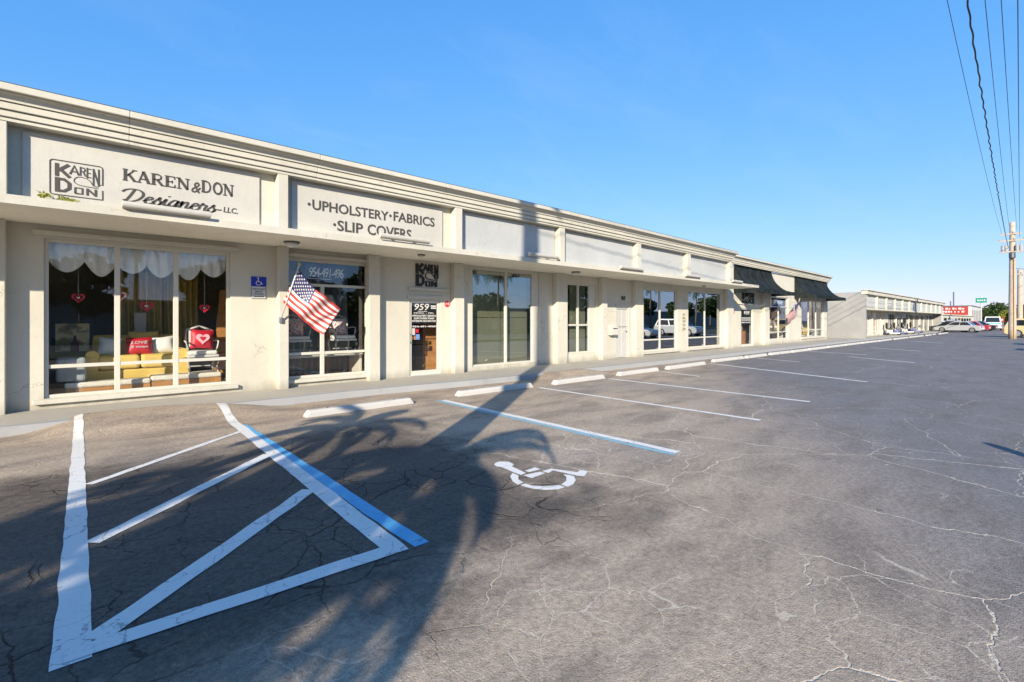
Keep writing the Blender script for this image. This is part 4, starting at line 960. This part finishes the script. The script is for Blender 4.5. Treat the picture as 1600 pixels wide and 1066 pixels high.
# ------------------------------------------------------------------ second shop building down the lot
FX0, FX1, FFY, FWY = 45.7, 90.0, 9.3, 10.5
b_far = thing('shop_building', 'second cream shop row farther along with white sign panels over a canopy', 'building', loc=(0, 0, 0))
MB().box(FX0, FX0 + .25, FFY + .004, 20, .02, 3.80).build('end_wall', M['grey_wall'], b_far)
MB().box(FX0 + .25, FX1, FFY, FWY + .5, 2.42, 2.52).build('canopy_slab', M['stucco'], b_far)
MB().box(FX0 + .25, FX1, FFY + .15, FFY + .3, 2.522, 3.80).build('fascia_panel', M['trim'], b_far)
MB().box(FX0 - .05, FX1 + .1, FFY - .12, FFY + .32, 3.62, 3.90).build('cornice_band', M['stucco'], b_far, bevel=.02)
MB().box(FX0 - .12, FX1 + .15, FFY - .22, FFY + .34, 3.902, 3.97).build('cornice_cap', M['stucco'], b_far, bevel=.01)
MB().box(FX0 + .25, FX1, FFY + .32, 20, 3.70, 3.80).build('roof', M['grey_wall'], b_far)
MB().box(FX1, FX1 + .2, FFY + .3, 20, .02, 3.8).build('end_wall', M['grey_wall'], b_far)
n_b = 12; bw = (FX1 - FX0 - .4) / n_b; fx = []
for k in range(n_b):
    a = FX0 + .3 + k * bw; bm_ = M['letter'] if k == 2 else M['board2']
    MB().box(a, a + .22, FFY + .002, FFY + .148, 2.524, 3.618).build('fascia_stile', M['stucco'], b_far)
    sgn = MB().box(a + .3, a + bw - .1, FFY + .12, FFY + .149, 2.60, 3.42).build('sign_panel', M['greyfab'] if k == 2 else M['board2'], b_far)
    rnd = random.Random(k); m = MB(); ink = M['white'] if k == 2 else M['greyfab']
    for row in range(2 if k % 3 else 3):
        x = a + .6 + rnd.uniform(0, .3); zr = 3.22 - .24 * row
        while x < a + bw - .6 - rnd.uniform(0, .5):
            w = rnd.uniform(.12, .22); ribbon(m, [(x, zr - .06), (x + w * .3, zr + .06), (x + w * .6, zr - .05), (x + w, zr + .06)], .035, lambda u, v: (u, v), FFY + .1195, d=.004); x += w + .06
    m.build('sign_marks', ink, sgn)
    fx.append((a, a + bw))
mb = MB(); x = FX0 + .25; kinds = []
for k, (a, b) in enumerate(fx):
    op = {0: (a + .4, a + 2.3, .2, 2.1), 1: (a + 1.9, a + 3.5, .2, 2.1), 2: (a + .5, a + 2.9, .2, 2.2), 3: (a + .3, a + 1.7, .13, 2.2)}.get(k, (a + .25, b - .2, .35 if k % 3 == 0 else .2, 2.25))
    kinds.append(op); mb.box(x, op[0], FWY, FWY + .2, .1, 2.42); mb.box(op[0], op[1], FWY, FWY + .2, op[3], 2.42)
    if op[2] > .13: mb.box(op[0], op[1], FWY, FWY + .2, .1, op[2])
    x = op[1]
mb.box(x, FX1, FWY, FWY + .2, .1, 2.42); mb.build('wall', M['stucco'], b_far)
for k, (a, b, c, d) in enumerate(kinds):
    m = MB(); m.box(a, a + .08, FWY + .03, FWY + .1, c, d); m.box(b - .08, b, FWY + .03, FWY + .1, c, d); m.box(a + .08, b - .08, FWY + .031, FWY + .099, d - .08, d); m.box(a + .08, b - .08, FWY + .031, FWY + .099, c, c + .08)
    w = m.build('window', M['white'], b_far)
    nm = 3 if k < 4 else 4
    for i in range(1, nm): q = a + (b - a) * i / nm; MB().box(q - .04, q + .04, FWY + .036, FWY + .094, c + .08, d - .08).build('mullion', M['white'], w)
    if k < 4: MB().box(a + .08, b - .08, FWY + .04, FWY + .09, .78, .84).build('transom', M['white'], w)
    MB().box(a + .085, b - .085, FWY + .06, FWY + .066, c + .085, d - .085).build('pane', M['glass_far'] if k < 4 else M['glass_far_dark'], w)
    MB().box(a - .2, b + .2, FWY + .24, FWY + .29, .12, 2.4).build('shop_backdrop', M['wood'] if k < 4 else M['dark_in'], b_far)
for q in (fx[2][0] + .3, fx[3][0] + .0, fx[5][0], fx[7][0], fx[9][0]): MB().box(q, q + .18, FWY - .1, FWY - .003, .1, 2.418).build('pilaster', M['stucco'], b_far)

# goods standing on its walkway
M['scooter_blue'] = simple('scooter_blue', (.10, .13, .30), .4)
for (x, c, lb) in ((58.5, 'white', 'white mobility scooter with dark seat outside the second shop row, nearest'), (62.0, 'scooter_blue', 'blue mobility scooter with dark seat, second outside the second shop row'), (66.0, 'white', 'white mobility scooter with dark seat, third outside the second shop row'), (71.0, 'scooter_blue', 'blue mobility scooter with dark seat, farthest outside the second shop row')):
    t = thing('mobility_scooter', lb, 'scooter', 'mobility scooters outside the second shop row', loc=(x, 9.75, .128), rz=R(-70))
    MB().box(-.55, .5, -.27, .27, .12, .24).build('deck', M[c], t, bevel=.04); MB().box(-.55, -.05, -.26, .26, .242, .5).build('motor_cover', M[c], t, bevel=.06)
    MB().box(-.5, -.05, -.25, .25, .56, .66).build('seat', M['black'], t, bevel=.03); MB().box(-.55, -.42, -.25, .25, .662, 1.2).build('backrest', M['black'], t, bevel=.05)
    m = MB(); m.tube([(-.28, 0, .5), (-.28, 0, .57)], .04, 8); m.build('seat_post', M['iron'], t)
    m = MB(); m.tube([(.5, 0, .22), (.36, 0, .95)], .03, 8); m.tube([(.36, -.25, .95), (.36, .25, .95)], .016, 6); m.build('tiller', M['iron'], t)
    MB().box(.28, .46, -.16, .16, .60, .86).build('basket', M['iron'], t)
    for (wx, wy) in ((-.42, -.29), (-.42, .29), (.48, -.2), (.48, .2)):
        m = MB(); m.prism_y([(wx + .12 * math.cos(a * .524), .12 + .12 * math.sin(a * .524)) for a in range(12)], wy - .04, wy + .04); m.build('wheel', M['rubber'], t)

# ------------------------------------------------------------------ buildings and signs beyond
t = thing('low_building', 'pale low shop block behind the parked cars', 'building', loc=(0, 0, 0))
MB().box(97, 147, 10.2, 20, 0, 2.35).build('wall', M['trim'], t); MB().box(96.9, 147, 10.0, 20, 2.352, 2.5).build('parapet', M['stucco'], t)
for k in range(9):
    MB().box(97.02 + 4.6 * k + 1.2, 97.02 + 4.6 * k + 4.2, 10.14, 10.196, .5, 1.9).build('window', M['glass_dark'], t)
MB().box(96.94, 96.998, 10.6, 11.8, .4, 1.8).build('window', M['glass_dark'], t)
t = thing('red_sign_building', 'white block with a large red sign wall beyond the low shops', 'building', loc=(0, 0, 0))
M['signred'] = simple('sign_red', (.34, .03, .02), .5)
MB().box(150, 178, 10.9, 26, 0, 4.70).build('wall', M['white'], t); MB().box(149.9, 178.1, 10.8, 26.1, 4.702, 4.9).build('parapet', M['iron'], t)
sg = MB().box(149.9, 149.998, 11.4, 17.6, 1.9, 4.66).build('sign_panel', M['signred'], t)
m = MB(); rnd = random.Random(11)
for zr in (4.2, 3.5, 2.5):
    y = 17.2
    while y > 12.0:
        w = rnd.uniform(.35, .6); m.box(149.86, 149.899, y - w, y, zr - .2, zr + .2) if rnd.random() < .55 else m.box(149.86, 149.899, y - w * .5, y, zr - .2, zr + .1); y -= w + .14
m.build('sign_marks', M['white'], sg)
for k in range(6): MB().box(151 + k * 4.3, 153.4 + k * 4.3, 10.84, 10.897, 1.0, 3.9).build('wall_panel', M['grey_wall'], t)
t = thing('radio_mast', 'thin dark mast rising behind the red sign wall', 'mast', loc=(172, 15.9, 0))
m = MB(); m.tube([(0, 0, 0), (0, 0, 9.0)], .16, 6); m.build('mast', M['iron'], t); m = MB(); m.tube([(0, .6, 0), (0, .6, 6.6)], .14, 6); m.build('stub_mast', M['iron'], t)
t = thing('street_sign', 'green street name sign on a pale post at the corner', 'sign', loc=(100, 6.2, 0))
M['green'] = simple('sign_green', (.0, .22, .16), .5)
m = MB(); m.tube([(0, 0, 0), (0, 0, 5.1)], .07, 8); m.build('post', M['trim'], t)
MB().box(-.14, -.09, -.60, .60, 4.17, 4.87).build('blade', M['green'], t)
m = MB()
for (a, b) in ((.42, .24), (.16, -.02), (-.1, -.2), (-.28, -.45)): m.box(-.155, -.141, b, a, 4.42, 4.62)
m.build('sign_marks', M['white'], t)
t = thing('small_red_sign', 'low red and white roadside sign before the trees', 'sign', loc=(112, 5.0, 0))
MB().box(-.1, .1, -.75, .75, 1.25, 1.95).build('panel', M['signred'], t); MB().box(-.14, -.105, -.6, .2, 1.5, 1.75).build('sign_marks', M['white'], t)
for q in (-.6, .6): MB().box(-.05, .05, q - .05, q + .05, 0, 1.249).build('post', M['steel'], t)

# ------------------------------------------------------------------ vehicles
M['car_glass'] = glass('car_glass', (.06, .07, .075), .9, .08)
M['tail'] = simple('tail_light', (.35, .01, .01), .3); M['lamp'] = simple('head_light', (.7, .7, .7), .2)
def carpaint(name, col):
    m = NT(name); n = m.noise(m.pos(obj=True), 2, 3)
    m.P(Base_Color=m.mix(n, tuple(x * .92 for x in col), col), Roughness=.32, Coat_Weight=.8, Coat_Roughness=.06); return m.m
def car(name, label, col, loc, rz, kind='sedan', group='parked cars'):
    t = thing(name, label, 'car' if kind != 'van' else 'van', group, loc=loc, rz=rz); pm_ = carpaint('paint_' + name, col)
    L, Wd = {'sedan': (4.6, 1.8), 'suv': (4.6, 1.88), 'van': (5.2, 2.0)}[kind]
    belt, roof = {'sedan': (.88, 1.42), 'suv': (1.02, 1.72), 'van': (1.15, 2.1)}[kind]
    h = L / 2
    low = {'sedan': [(-h, .35), (-h + .02, .70), (-h + .1, .86), (-h + 1.0, belt), (h - 1.35, belt), (h - .25, .72), (h - .02, .58), (h, .35), (h - .15, .22), (-h + .15, .22)],
           'suv': [(-h, .4), (-h, .85), (-h + .06, belt), (h - 1.3, belt), (h - .2, .92), (h, .72), (h, .4), (h - .15, .27), (-h + .15, .27)],
           'van': [(-h, .4), (-h, 1.0), (-h + .03, belt), (h - 1.1, belt), (h - .12, .98), (h, .7), (h, .4), (h - .15, .27), (-h + .15, .27)]}[kind]
    m = MB(); w = Wd / 2
    rings = [[(x, y, z if z > .3 else z + .04 * (abs(y) > w - .02)) for x, z in [(px * (1 - .012 * (abs(y) > w - .02)), pz) for px, pz in low]] for y in (-w, -w + .07, w - .07, w)]
    m.loft(rings); m.build('body', pm_, t, bevel=.05, seg=3)
    gx = {'sedan': (-h + .75, -h + 1.35, h - 2.0, h - 1.15), 'suv': (-h + .06, -h + .4, h - 1.95, h - 1.2), 'van': (-h + .04, -h + .14, h - 1.7, h - 1.0)}[kind]
    wt = w * .80; wb = w - .06
    def ring(k, z):
        xa = gx[0] + (gx[1] - gx[0]) * k; xb = gx[3] + (gx[2] - gx[3]) * k; ww = wb + (wt - wb) * k
        return [(xa, -ww, z), (xb, -ww, z), (xb, ww, z), (xa, ww, z)]
    m = MB(); m.loft([ring(0, belt - .02), ring(.93, roof - .05), ring(1.0, roof)]); m.build('cabin', pm_, t, bevel=.04)
    zA, zB = belt + .05, roof - .10
    def P_(k, x, sy):
        ww = wb + (wt - wb) * k * .93 + .006; return (x, sy * ww, belt - .02 + (roof - .05 - belt + .02) * k)
    for sy in (-1, 1):
        xs_ = lambda k: (gx[0] + (gx[1] - gx[0]) * k, gx[3] + (gx[2] - gx[3]) * k)
        for (f0, f1) in ((.05, .48), (.52, .95)):
            k0, k1 = .12, .88; a0, b0 = xs_(k0); a1, b1 = xs_(k1)
            m = MB(); m.loft([[P_(k0, a0 + (b0 - a0) * f0, sy), P_(k0, a0 + (b0 - a0) * f1, sy), P_(k1, a1 + (b1 - a1) * f1, sy), P_(k1, a1 + (b1 - a1) * f0, sy)],
                             [(p[0], p[1] - sy * .02, p[2]) for p in [P_(k0, a0 + (b0 - a0) * f0, sy), P_(k0, a0 + (b0 - a0) * f1, sy), P_(k1, a1 + (b1 - a1) * f1, sy), P_(k1, a1 + (b1 - a1) * f0, sy)]]])
            m.build('side_window', M['black_glass'], t)
    for (i, nm) in ((3, 'windscreen'), (0, 'rear_window')):
        j = 2 if i == 3 else 1; sg_ = 1 if i == 3 else -1
        q = [];
        for k in (.12, .90):
            xx = gx[i] + (gx[j] - gx[i]) * k * .95 + sg_ * .012; ww = (wb + (wt - wb) * k) * .86; zz = belt - .02 + (roof - .05 - belt + .02) * k
            q.append((xx, ww, zz))
        m = MB(); pts = [(q[0][0], -q[0][1], q[0][2]), (q[0][0], q[0][1], q[0][2]), (q[1][0], q[1][1], q[1][2]), (q[1][0], -q[1][1], q[1][2])]
        m.loft([pts, [(p[0] - sg_ * .02, p[1], p[2]) for p in pts]]); m.build(nm, M['black_glass'], t)
    rw = .33 if kind == 'sedan' else .37
    for sx_ in (-h + .85, h - .85):
        for sy in (-1, 1):
            n = 20; y0, y1 = sy * (w - .20), sy * (w + .005)
            m = MB(); m.prism_y([(sx_ + rw * math.cos(a * 2 * math.pi / n), rw + rw * math.sin(a * 2 * math.pi / n)) for a in range(n)], y0, y1); wh = m.build('wheel', M['rubber'], t, bevel=.02)
            m = MB(); m.prism_y([(sx_ + rw * .64 * math.cos(a * 2 * math.pi / n), rw + rw * .64 * math.sin(a * 2 * math.pi / n)) for a in range(n)], y1, y1 + sy * .008); m.build('rim', M['steel'], wh)
    for sy in (-1, 1):
        MB().box(-h - .012, -h + .05, sy * w * .9 - .13, sy * w * .9 + .04, .62, .80).build('tail_light', M['tail'], t)
        MB().box(h - .06, h + .004, sy * w * .72 - .16, sy * w * .72 + .16, .52, .64).build('headlight', M['lamp'], t)
    MB().box(-h - .015, -h + .04, -.28, .28, .45, .57).build('number_plate', M['white'], t)
    return t
M['black_glass'] = simple('dark_car_glass', (.012, .014, .016), .06, spec=.8)
car('parked_car', 'silver sedan parked nose-in, nearest of the row before the pale low shops', (.36, .37, .38), (84.3, 7.3, .003), R(82))
car('parked_car', 'dark sedan parked beside the nearest silver car', (.03, .035, .045), (87.3, 8.4, .003), R(84))
car('parked_car', 'red car showing behind the silver sedan', (.36, .02, .03), (93.5, 7.2, .003), R(86))
car('parked_car', 'white car parked at the end of the second shop row', (.62, .62, .60), (92.0, 10.6, .003), R(70))
car('parked_car', 'black car deeper in the row past the red car', (.02, .02, .025), (97.0, 6.7, .003), R(86))
vn = car('parked_van', 'white van with pale blue stripe standing below the green street sign', (.66, .66, .65), (106, 5.3, .003), R(3), 'van', None)
M['stripeblue'] = simple('stripe_blue', (.10, .38, .55), .4)
MB().box(-2.615, -2.602, -.9, .9, .95, 1.12).build('stripe', M['stripeblue'], vn)
car('parked_suv', 'tan sport utility vehicle half hidden by the utility pole', (.52, .42, .22), (63.4, .10, .003), R(268), 'suv', None)

# ------------------------------------------------------------------ utility poles and wires
def utility_pole(loc, h, r0, r1, label, arms, top=True, group='utility poles'):
    t = thing('utility_pole', label, 'utility pole', group, loc=loc)
    m = MB(); m.tube([(0, 0, h * k / 10) for k in range(11)], lambda q: r0 + (r1 - r0) * q, 14); m.build('pole', M['pole_wood'], t, smooth=True)
    for (z, y0, y1) in arms:
        a = MB().box(-.06 - r1, -.0 - r1, y0, y1, z - .06, z + .06).build('crossarm', M['pole_wood'], t)
        for q in (y0 + .1, y1 - .1, (y0 * .6 + y1 * .4)):
            m = MB(); m.lathe([(.02, z + .06), (.05, z + .09), (.03, z + .13), (.05, z + .17), (.02, z + .22)], -.03 - r1, q, 8); m.build('insulator', M['greyfab'], a, smooth=True)
    return t
pA = utility_pole((57.7, 1.72, 0), 9.75, .26, .17, 'tall weathered wooden utility pole near the tan car', [(8.75, -.55, .7), (8.2, -.75, .85)])
for q in (-.5, -.28, .35, .55):
    m = MB(); m.lathe([(.09, 7.25), (.12, 7.3), (.12, 7.75), (.03, 7.85), (.03, 8.0)], -.25, q, 10); m.build('cutout', M['greyfab'], pA)
MB().box(-.35, -.22, -.75, .75, 7.2, 7.3).build('crossarm', M['pole_wood'], pA)
m = MB(); m.lathe([(.16, 6.7), (.2, 6.75), (.2, 7.15), (.12, 7.22)], -.40, 0, 12); m.build('transformer', M['iron'], pA)
m = MB(); m.tube([(-.27, -.1, .05), (-.25, -.1, 7.0)], .03, 6); m.build('conduit', M['wood'], pA)
utility_pole((72.0, 1.60, 0), 6.8, .24, .20, 'short thick pale pole just behind the tall utility pole', [(6.3, -.5, .5)])
utility_pole((-2.07, .98, 0), 11.0, .31, .17, 'wooden utility pole beside the viewpoint, known by its long shadow', [(10.5, -1.1, .4)])
wires = [(1.2, 10.2, 2.35, 8.95, .007, 'leftmost thin overhead wire'), (.78, 9.6, 1.95, 7.6, .018, 'thick wavy overhead cable'), (.54, 10.5, 1.9, 9.4, .008, 'thin overhead wire right of the thick cable'), (.34, 10.6, 1.45, 8.95, .008, 'fourth overhead wire from the left'), (.0, 10.65, 1.3, 8.4, .010, 'rightmost overhead wire')]
for k, (y0, z0, y1, z1, r, lb) in enumerate(wires):
    pts = []; N_ = 420 if r > .015 else 60
    for i in range(N_ + 1):
        q = i / N_; x = -2 + (57.5 + 2) * q
        z = z0 + (z1 - z0) * q - 3.2 * q * (1 - q) * .9; y = y0 + (y1 - y0) * q
        if r > .015: z += .012 * math.sin(x * 7.0); y += .012 * math.sin(x * 7.0 + 1.2) + .02 * mnoise.noise(Vector((x * 1.3, 0, 0)))
        pts.append((x, y, z))
    m = MB(); m.tube(pts, r, 6); tag(m.build('overhead_wire', M['black'], smooth=True), lb + ' running to the tall utility pole', 'wire', 'overhead wires')
m = MB(); m.tube([(57.7, 1.7, 5.9 + .0), (75, -1.5, 6.5), (95, -6, 7.2)], .02, 5); tag(m.build('overhead_wire', M['black']), 'thin wire leaving the tall pole to the right', 'wire', 'overhead wires')

# ------------------------------------------------------------------ trees
def leaf_crown(cx, cy, cz, rx, ry, rz, n, seed, size=.16, clumps=26):
    rnd = random.Random(seed); m = MB(); cl = []
    for k in range(clumps):
        while True:
            p = Vector((rnd.uniform(-1, 1), rnd.uniform(-1, 1), rnd.uniform(-1, 1)))
            if .35 < p.length < 1: break
        cl.append((p, rnd.uniform(.22, .42)))
    for k in range(n):
        p, r = rnd.choice(cl); d = Vector((rnd.gauss(0, 1), rnd.gauss(0, 1), rnd.gauss(0, 1))).normalized() * r * rnd.uniform(.4, 1) ** .5
        q = p * .8 + d; c = Vector((cx + q.x * rx, cy + q.y * ry, cz + q.z * rz))
        u = Vector((rnd.gauss(0, 1), rnd.gauss(0, 1), rnd.gauss(0, .6))).normalized(); v = u.cross(Vector((rnd.gauss(0, 1), rnd.gauss(0, 1), rnd.gauss(0, 1)))).normalized()
        s = size * rnd.uniform(.6, 1.3); m.poly([c + u * s, c + v * s * .45, c - u * s, c - v * s * .45])
    return m
def broad_tree(label, loc, h, rx, rz, n, seed, mat='leaf', size=.16, group='broadleaf trees', clumps=26):
    t = thing('broadleaf_tree', label, 'tree', group, loc=loc); rnd = random.Random(seed)
    m = MB(); m.tube([(0, 0, 0), (.05, .03, h * .3), (-.03, .05, h * .62)], lambda q: .17 * h / 5 * (1 - .5 * q), 9)
    for k in range(5):
        a = k * 1.26 + rnd.random(); m.tube([(0, 0, h * .38), (.35 * rx * math.cos(a), .35 * rx * math.sin(a), h * .55), (.7 * rx * math.cos(a), .7 * rx * math.sin(a), h * .72)], lambda q: .07 * h / 5 * (1 - .7 * q), 6)
    m.build('trunk', M['bark'], t, smooth=True)
    tag(leaf_crown(0, 0, h - rz, rx, rx, rz, n, seed, size, clumps).build('crown', M[mat], t), kind='stuff'); return t
def palm(label, loc, h, fl, nf, seed, r=.14, group='palm trees', lean=(0, 0), leafw=.035, droop=1.0, lf=.30):
    t = thing('palm_tree', label, 'palm tree', group, loc=loc); rnd = random.Random(seed)
    pts = [(lean[0] * (k / 12) ** 2, lean[1] * (k / 12) ** 2, h * k / 12) for k in range(13)]
    m = MB(); m.tube([p for p in pts], lambda q: r * (1.25 - .45 * q + .06 * math.sin(q * 90)), 10); m.build('trunk', M['bark'], t, smooth=True)
    m = MB(); top = Vector(pts[-1])
    for k in range(nf):
        a = k * 2.399 + rnd.uniform(-.2, .2); el = rnd.uniform(-.25, 1.2); L = fl * rnd.uniform(.8, 1.1); dirv = Vector((math.cos(a), math.sin(a), 0)); side = Vector((-math.sin(a), math.cos(a), 0))
        ras = []; p = top.copy(); e = el; NS = 22
        for i in range(NS + 1):
            ras.append((p.copy(), e)); p = p + (dirv * math.cos(e) + Vector((0, 0, math.sin(e)))) * (L / NS); e -= droop * (.055 + .06 * i / NS)
        m.tube([q for q, _ in ras[::3]], lambda q: .022 * (1 - .8 * q) * (fl / 2), 4)
        for i in range(3, NS + 1):
            q, e = ras[i]; ll = fl * lf * math.sin(math.pi * (i / NS) ** .8 * .93) + .06
            tv = (dirv * math.cos(e) + Vector((0, 0, math.sin(e))))
            for s in (-1, 1):
                for off in (0, .5):
                    b = q + tv * (L / NS * off); d = (side * s + tv * .75 + Vector((0, 0, -.35 - .25 * rnd.random()))).normalized()
                    w = tv * leafw; m.poly([b - w * .5, b + w * .5, b + d * ll * .6 + w * .35 + Vector((0, 0, -.02)), b + d * ll + Vector((0, 0, -.10 * ll)), b + d * ll * .6 - w * .35 + Vector((0, 0, -.02))])
    tag(m.build('crown', M['palm'], t), kind='stuff'); return t
# trees behind the viewpoint: they throw the shadows on the lot and stand in the window reflections
palm('short feathery palm whose fronds shade the wheelchair bay', (-3.75, -.5, 0), 3.15, 1.7, 19, 1, .11, leafw=.06, lf=.12, droop=1.08)
palm('short feathery palm whose fronds shade the wheel stop', (-3.8, 1.9, 0), 3.2, 1.25, 20, 2, .06, leafw=.06, lf=.14)
broad_tree('bushy tree left of the viewpoint that shades the striped aisle', (-8.9, -2.2, 0), 5.2, 1.5, 1.3, 1500, 3, size=.17, clumps=12)
broad_tree('second bushy tree left of the viewpoint, behind the first', (-6.95, -2.6, 0), 4.4, 1.35, 1.1, 2300, 4, size=.15, clumps=15)
tag(MB().box(-300, 600, -9.2, -4.4, -.05, .06).build('grass_verge', M['grass']), 'grass verge along the road behind the viewpoint', 'grass', kind='structure')
tag(MB().box(-300, 600, -20, -9.8, -.05, .012).build('road', M['road']), 'two-lane road behind the viewpoint', 'road', kind='structure')
tag(MB().box(-300, 600, -60, -20.2, -.05, .08).build('grass_ground', M['grass']), 'grass strip on the far side of the road', 'grass', kind='structure')
p0 = palm('tall roadside palm reflected in the wide tan window', (33, -21.5, .05), 7.2, 2.4, 20, 21, .14, 'palms across the road')
for k, (x, y, s, rz, lb) in enumerate(((38, -22.5, .95, 1.0, 'tall palm right beside the first roadside palm'), (62, -22, 1.0, 2.0, 'roadside palm reflected in the first mirrored window'), (72, -22.5, 1.05, .4, 'roadside palm reflected in the last mirrored window'), (86, -21.5, 1.0, 2.9, 'roadside palm farthest down the road'), (3, -22, 1.0, 1.7, 'roadside palm straight behind the viewpoint'))):
    c = copy_tree(p0); c.location = (x, y, .05); c.scale = (s, s, s); c.rotation_euler.z = rz; c['label'] = lb
tr0 = broad_tree('leafy tree across the road behind the viewpoint', (0, -25, .05), 6.2, 3.2, 2.2, 3600, 31, size=.3, group='trees across the road')
for k, x in enumerate((9, 17, 24, 33, 41, 50, 58, 67, 76, 88, 101, 118, -9, -18)):
    c = copy_tree(tr0); s = .85 + .3 * random.Random(k).random(); c.location = (x, -25 - 3 * random.Random(k + 50).random(), .05); c.scale = (s, s, s * random.Random(k + 9).uniform(.8, 1.15)); c.rotation_euler.z = k * 1.3
    c['label'] = 'leafy tree across the road, %s' % ('left of the viewpoint' if x < 0 else 'opposite the ' + ['display window', 'phone number window', 'glass door', 'wide tan window', 'narrow tan window', 'security door', 'first mirrored window', 'last mirrored window', 'canopy end', 'nearer awning', 'farther awning', 'second shop row'][k])
    if x == -18: c['label'] = 'leafy tree across the road, farthest left of the viewpoint'
t = thing('long_wall', 'long grey wall across the road behind the trees', 'wall', loc=(0, 0, 0))
MB().box(-30, 150, -31, -30.7, .05, 3.2).build('wall', M['grey_wall'], t); MB().box(-30.1, 150.1, -31.1, -30.6, 3.202, 3.35).build('coping', M['trim'], t)
car('parked_car', 'white car in the lot reflected in the first mirrored window', (.66, .66, .65), (36.5, -2.2, .003), R(90), group='cars behind the viewpoint')
car('parked_car', 'white car in the lot reflected in the last mirrored window', (.66, .66, .65), (44.5, -2.2, .003), R(90), 'suv', group='cars behind the viewpoint')
# trees at the end of the lot
broad_tree('round green tree beyond the street sign and van', (122, 5.3, 0), 4.6, 2.3, 1.9, 2600, 41, size=.22, group='trees at the end of the lot')
broad_tree('yellowish tree beside the round green tree', (118, 4.3, 0), 3.3, 1.1, 1.2, 900, 42, 'leaf2', .18, group='trees at the end of the lot')
broad_tree('green tree at the right edge behind the tan car', (116, 1.3, 0), 4.6, 2.0, 1.8, 2200, 43, size=.22, group='trees at the end of the lot')
for k, (x, y, lb) in enumerate(((190, 9.5, 'distant tree right of the red sign building'), (210, 4, 'distant tree behind the round green tree'), (200, 0, 'distant tree at the right edge'), (240, 14, 'farthest distant tree beyond the red sign building'))):
    broad_tree(lb, (x, y, 0), 6.2, 4.2, 2.6, 1800, 50 + k, size=.4, group='distant trees')
# low marker post just out of view, known by its shadow on the lot
t = thing('marker_post', 'short marker post whose shadow reaches in from the right edge', 'post', loc=(5.75, -1.75, 0))
m = MB(); m.lathe([(.075, 0), (.075, 1.36), (.05, 1.43), (.0, 1.45)], n=14); m.build('post', M['trim'], t); m = MB(); m.lathe([(.078, 1.1), (.078, 1.25)], n=14); m.build('reflective_band', M['signred'], t)
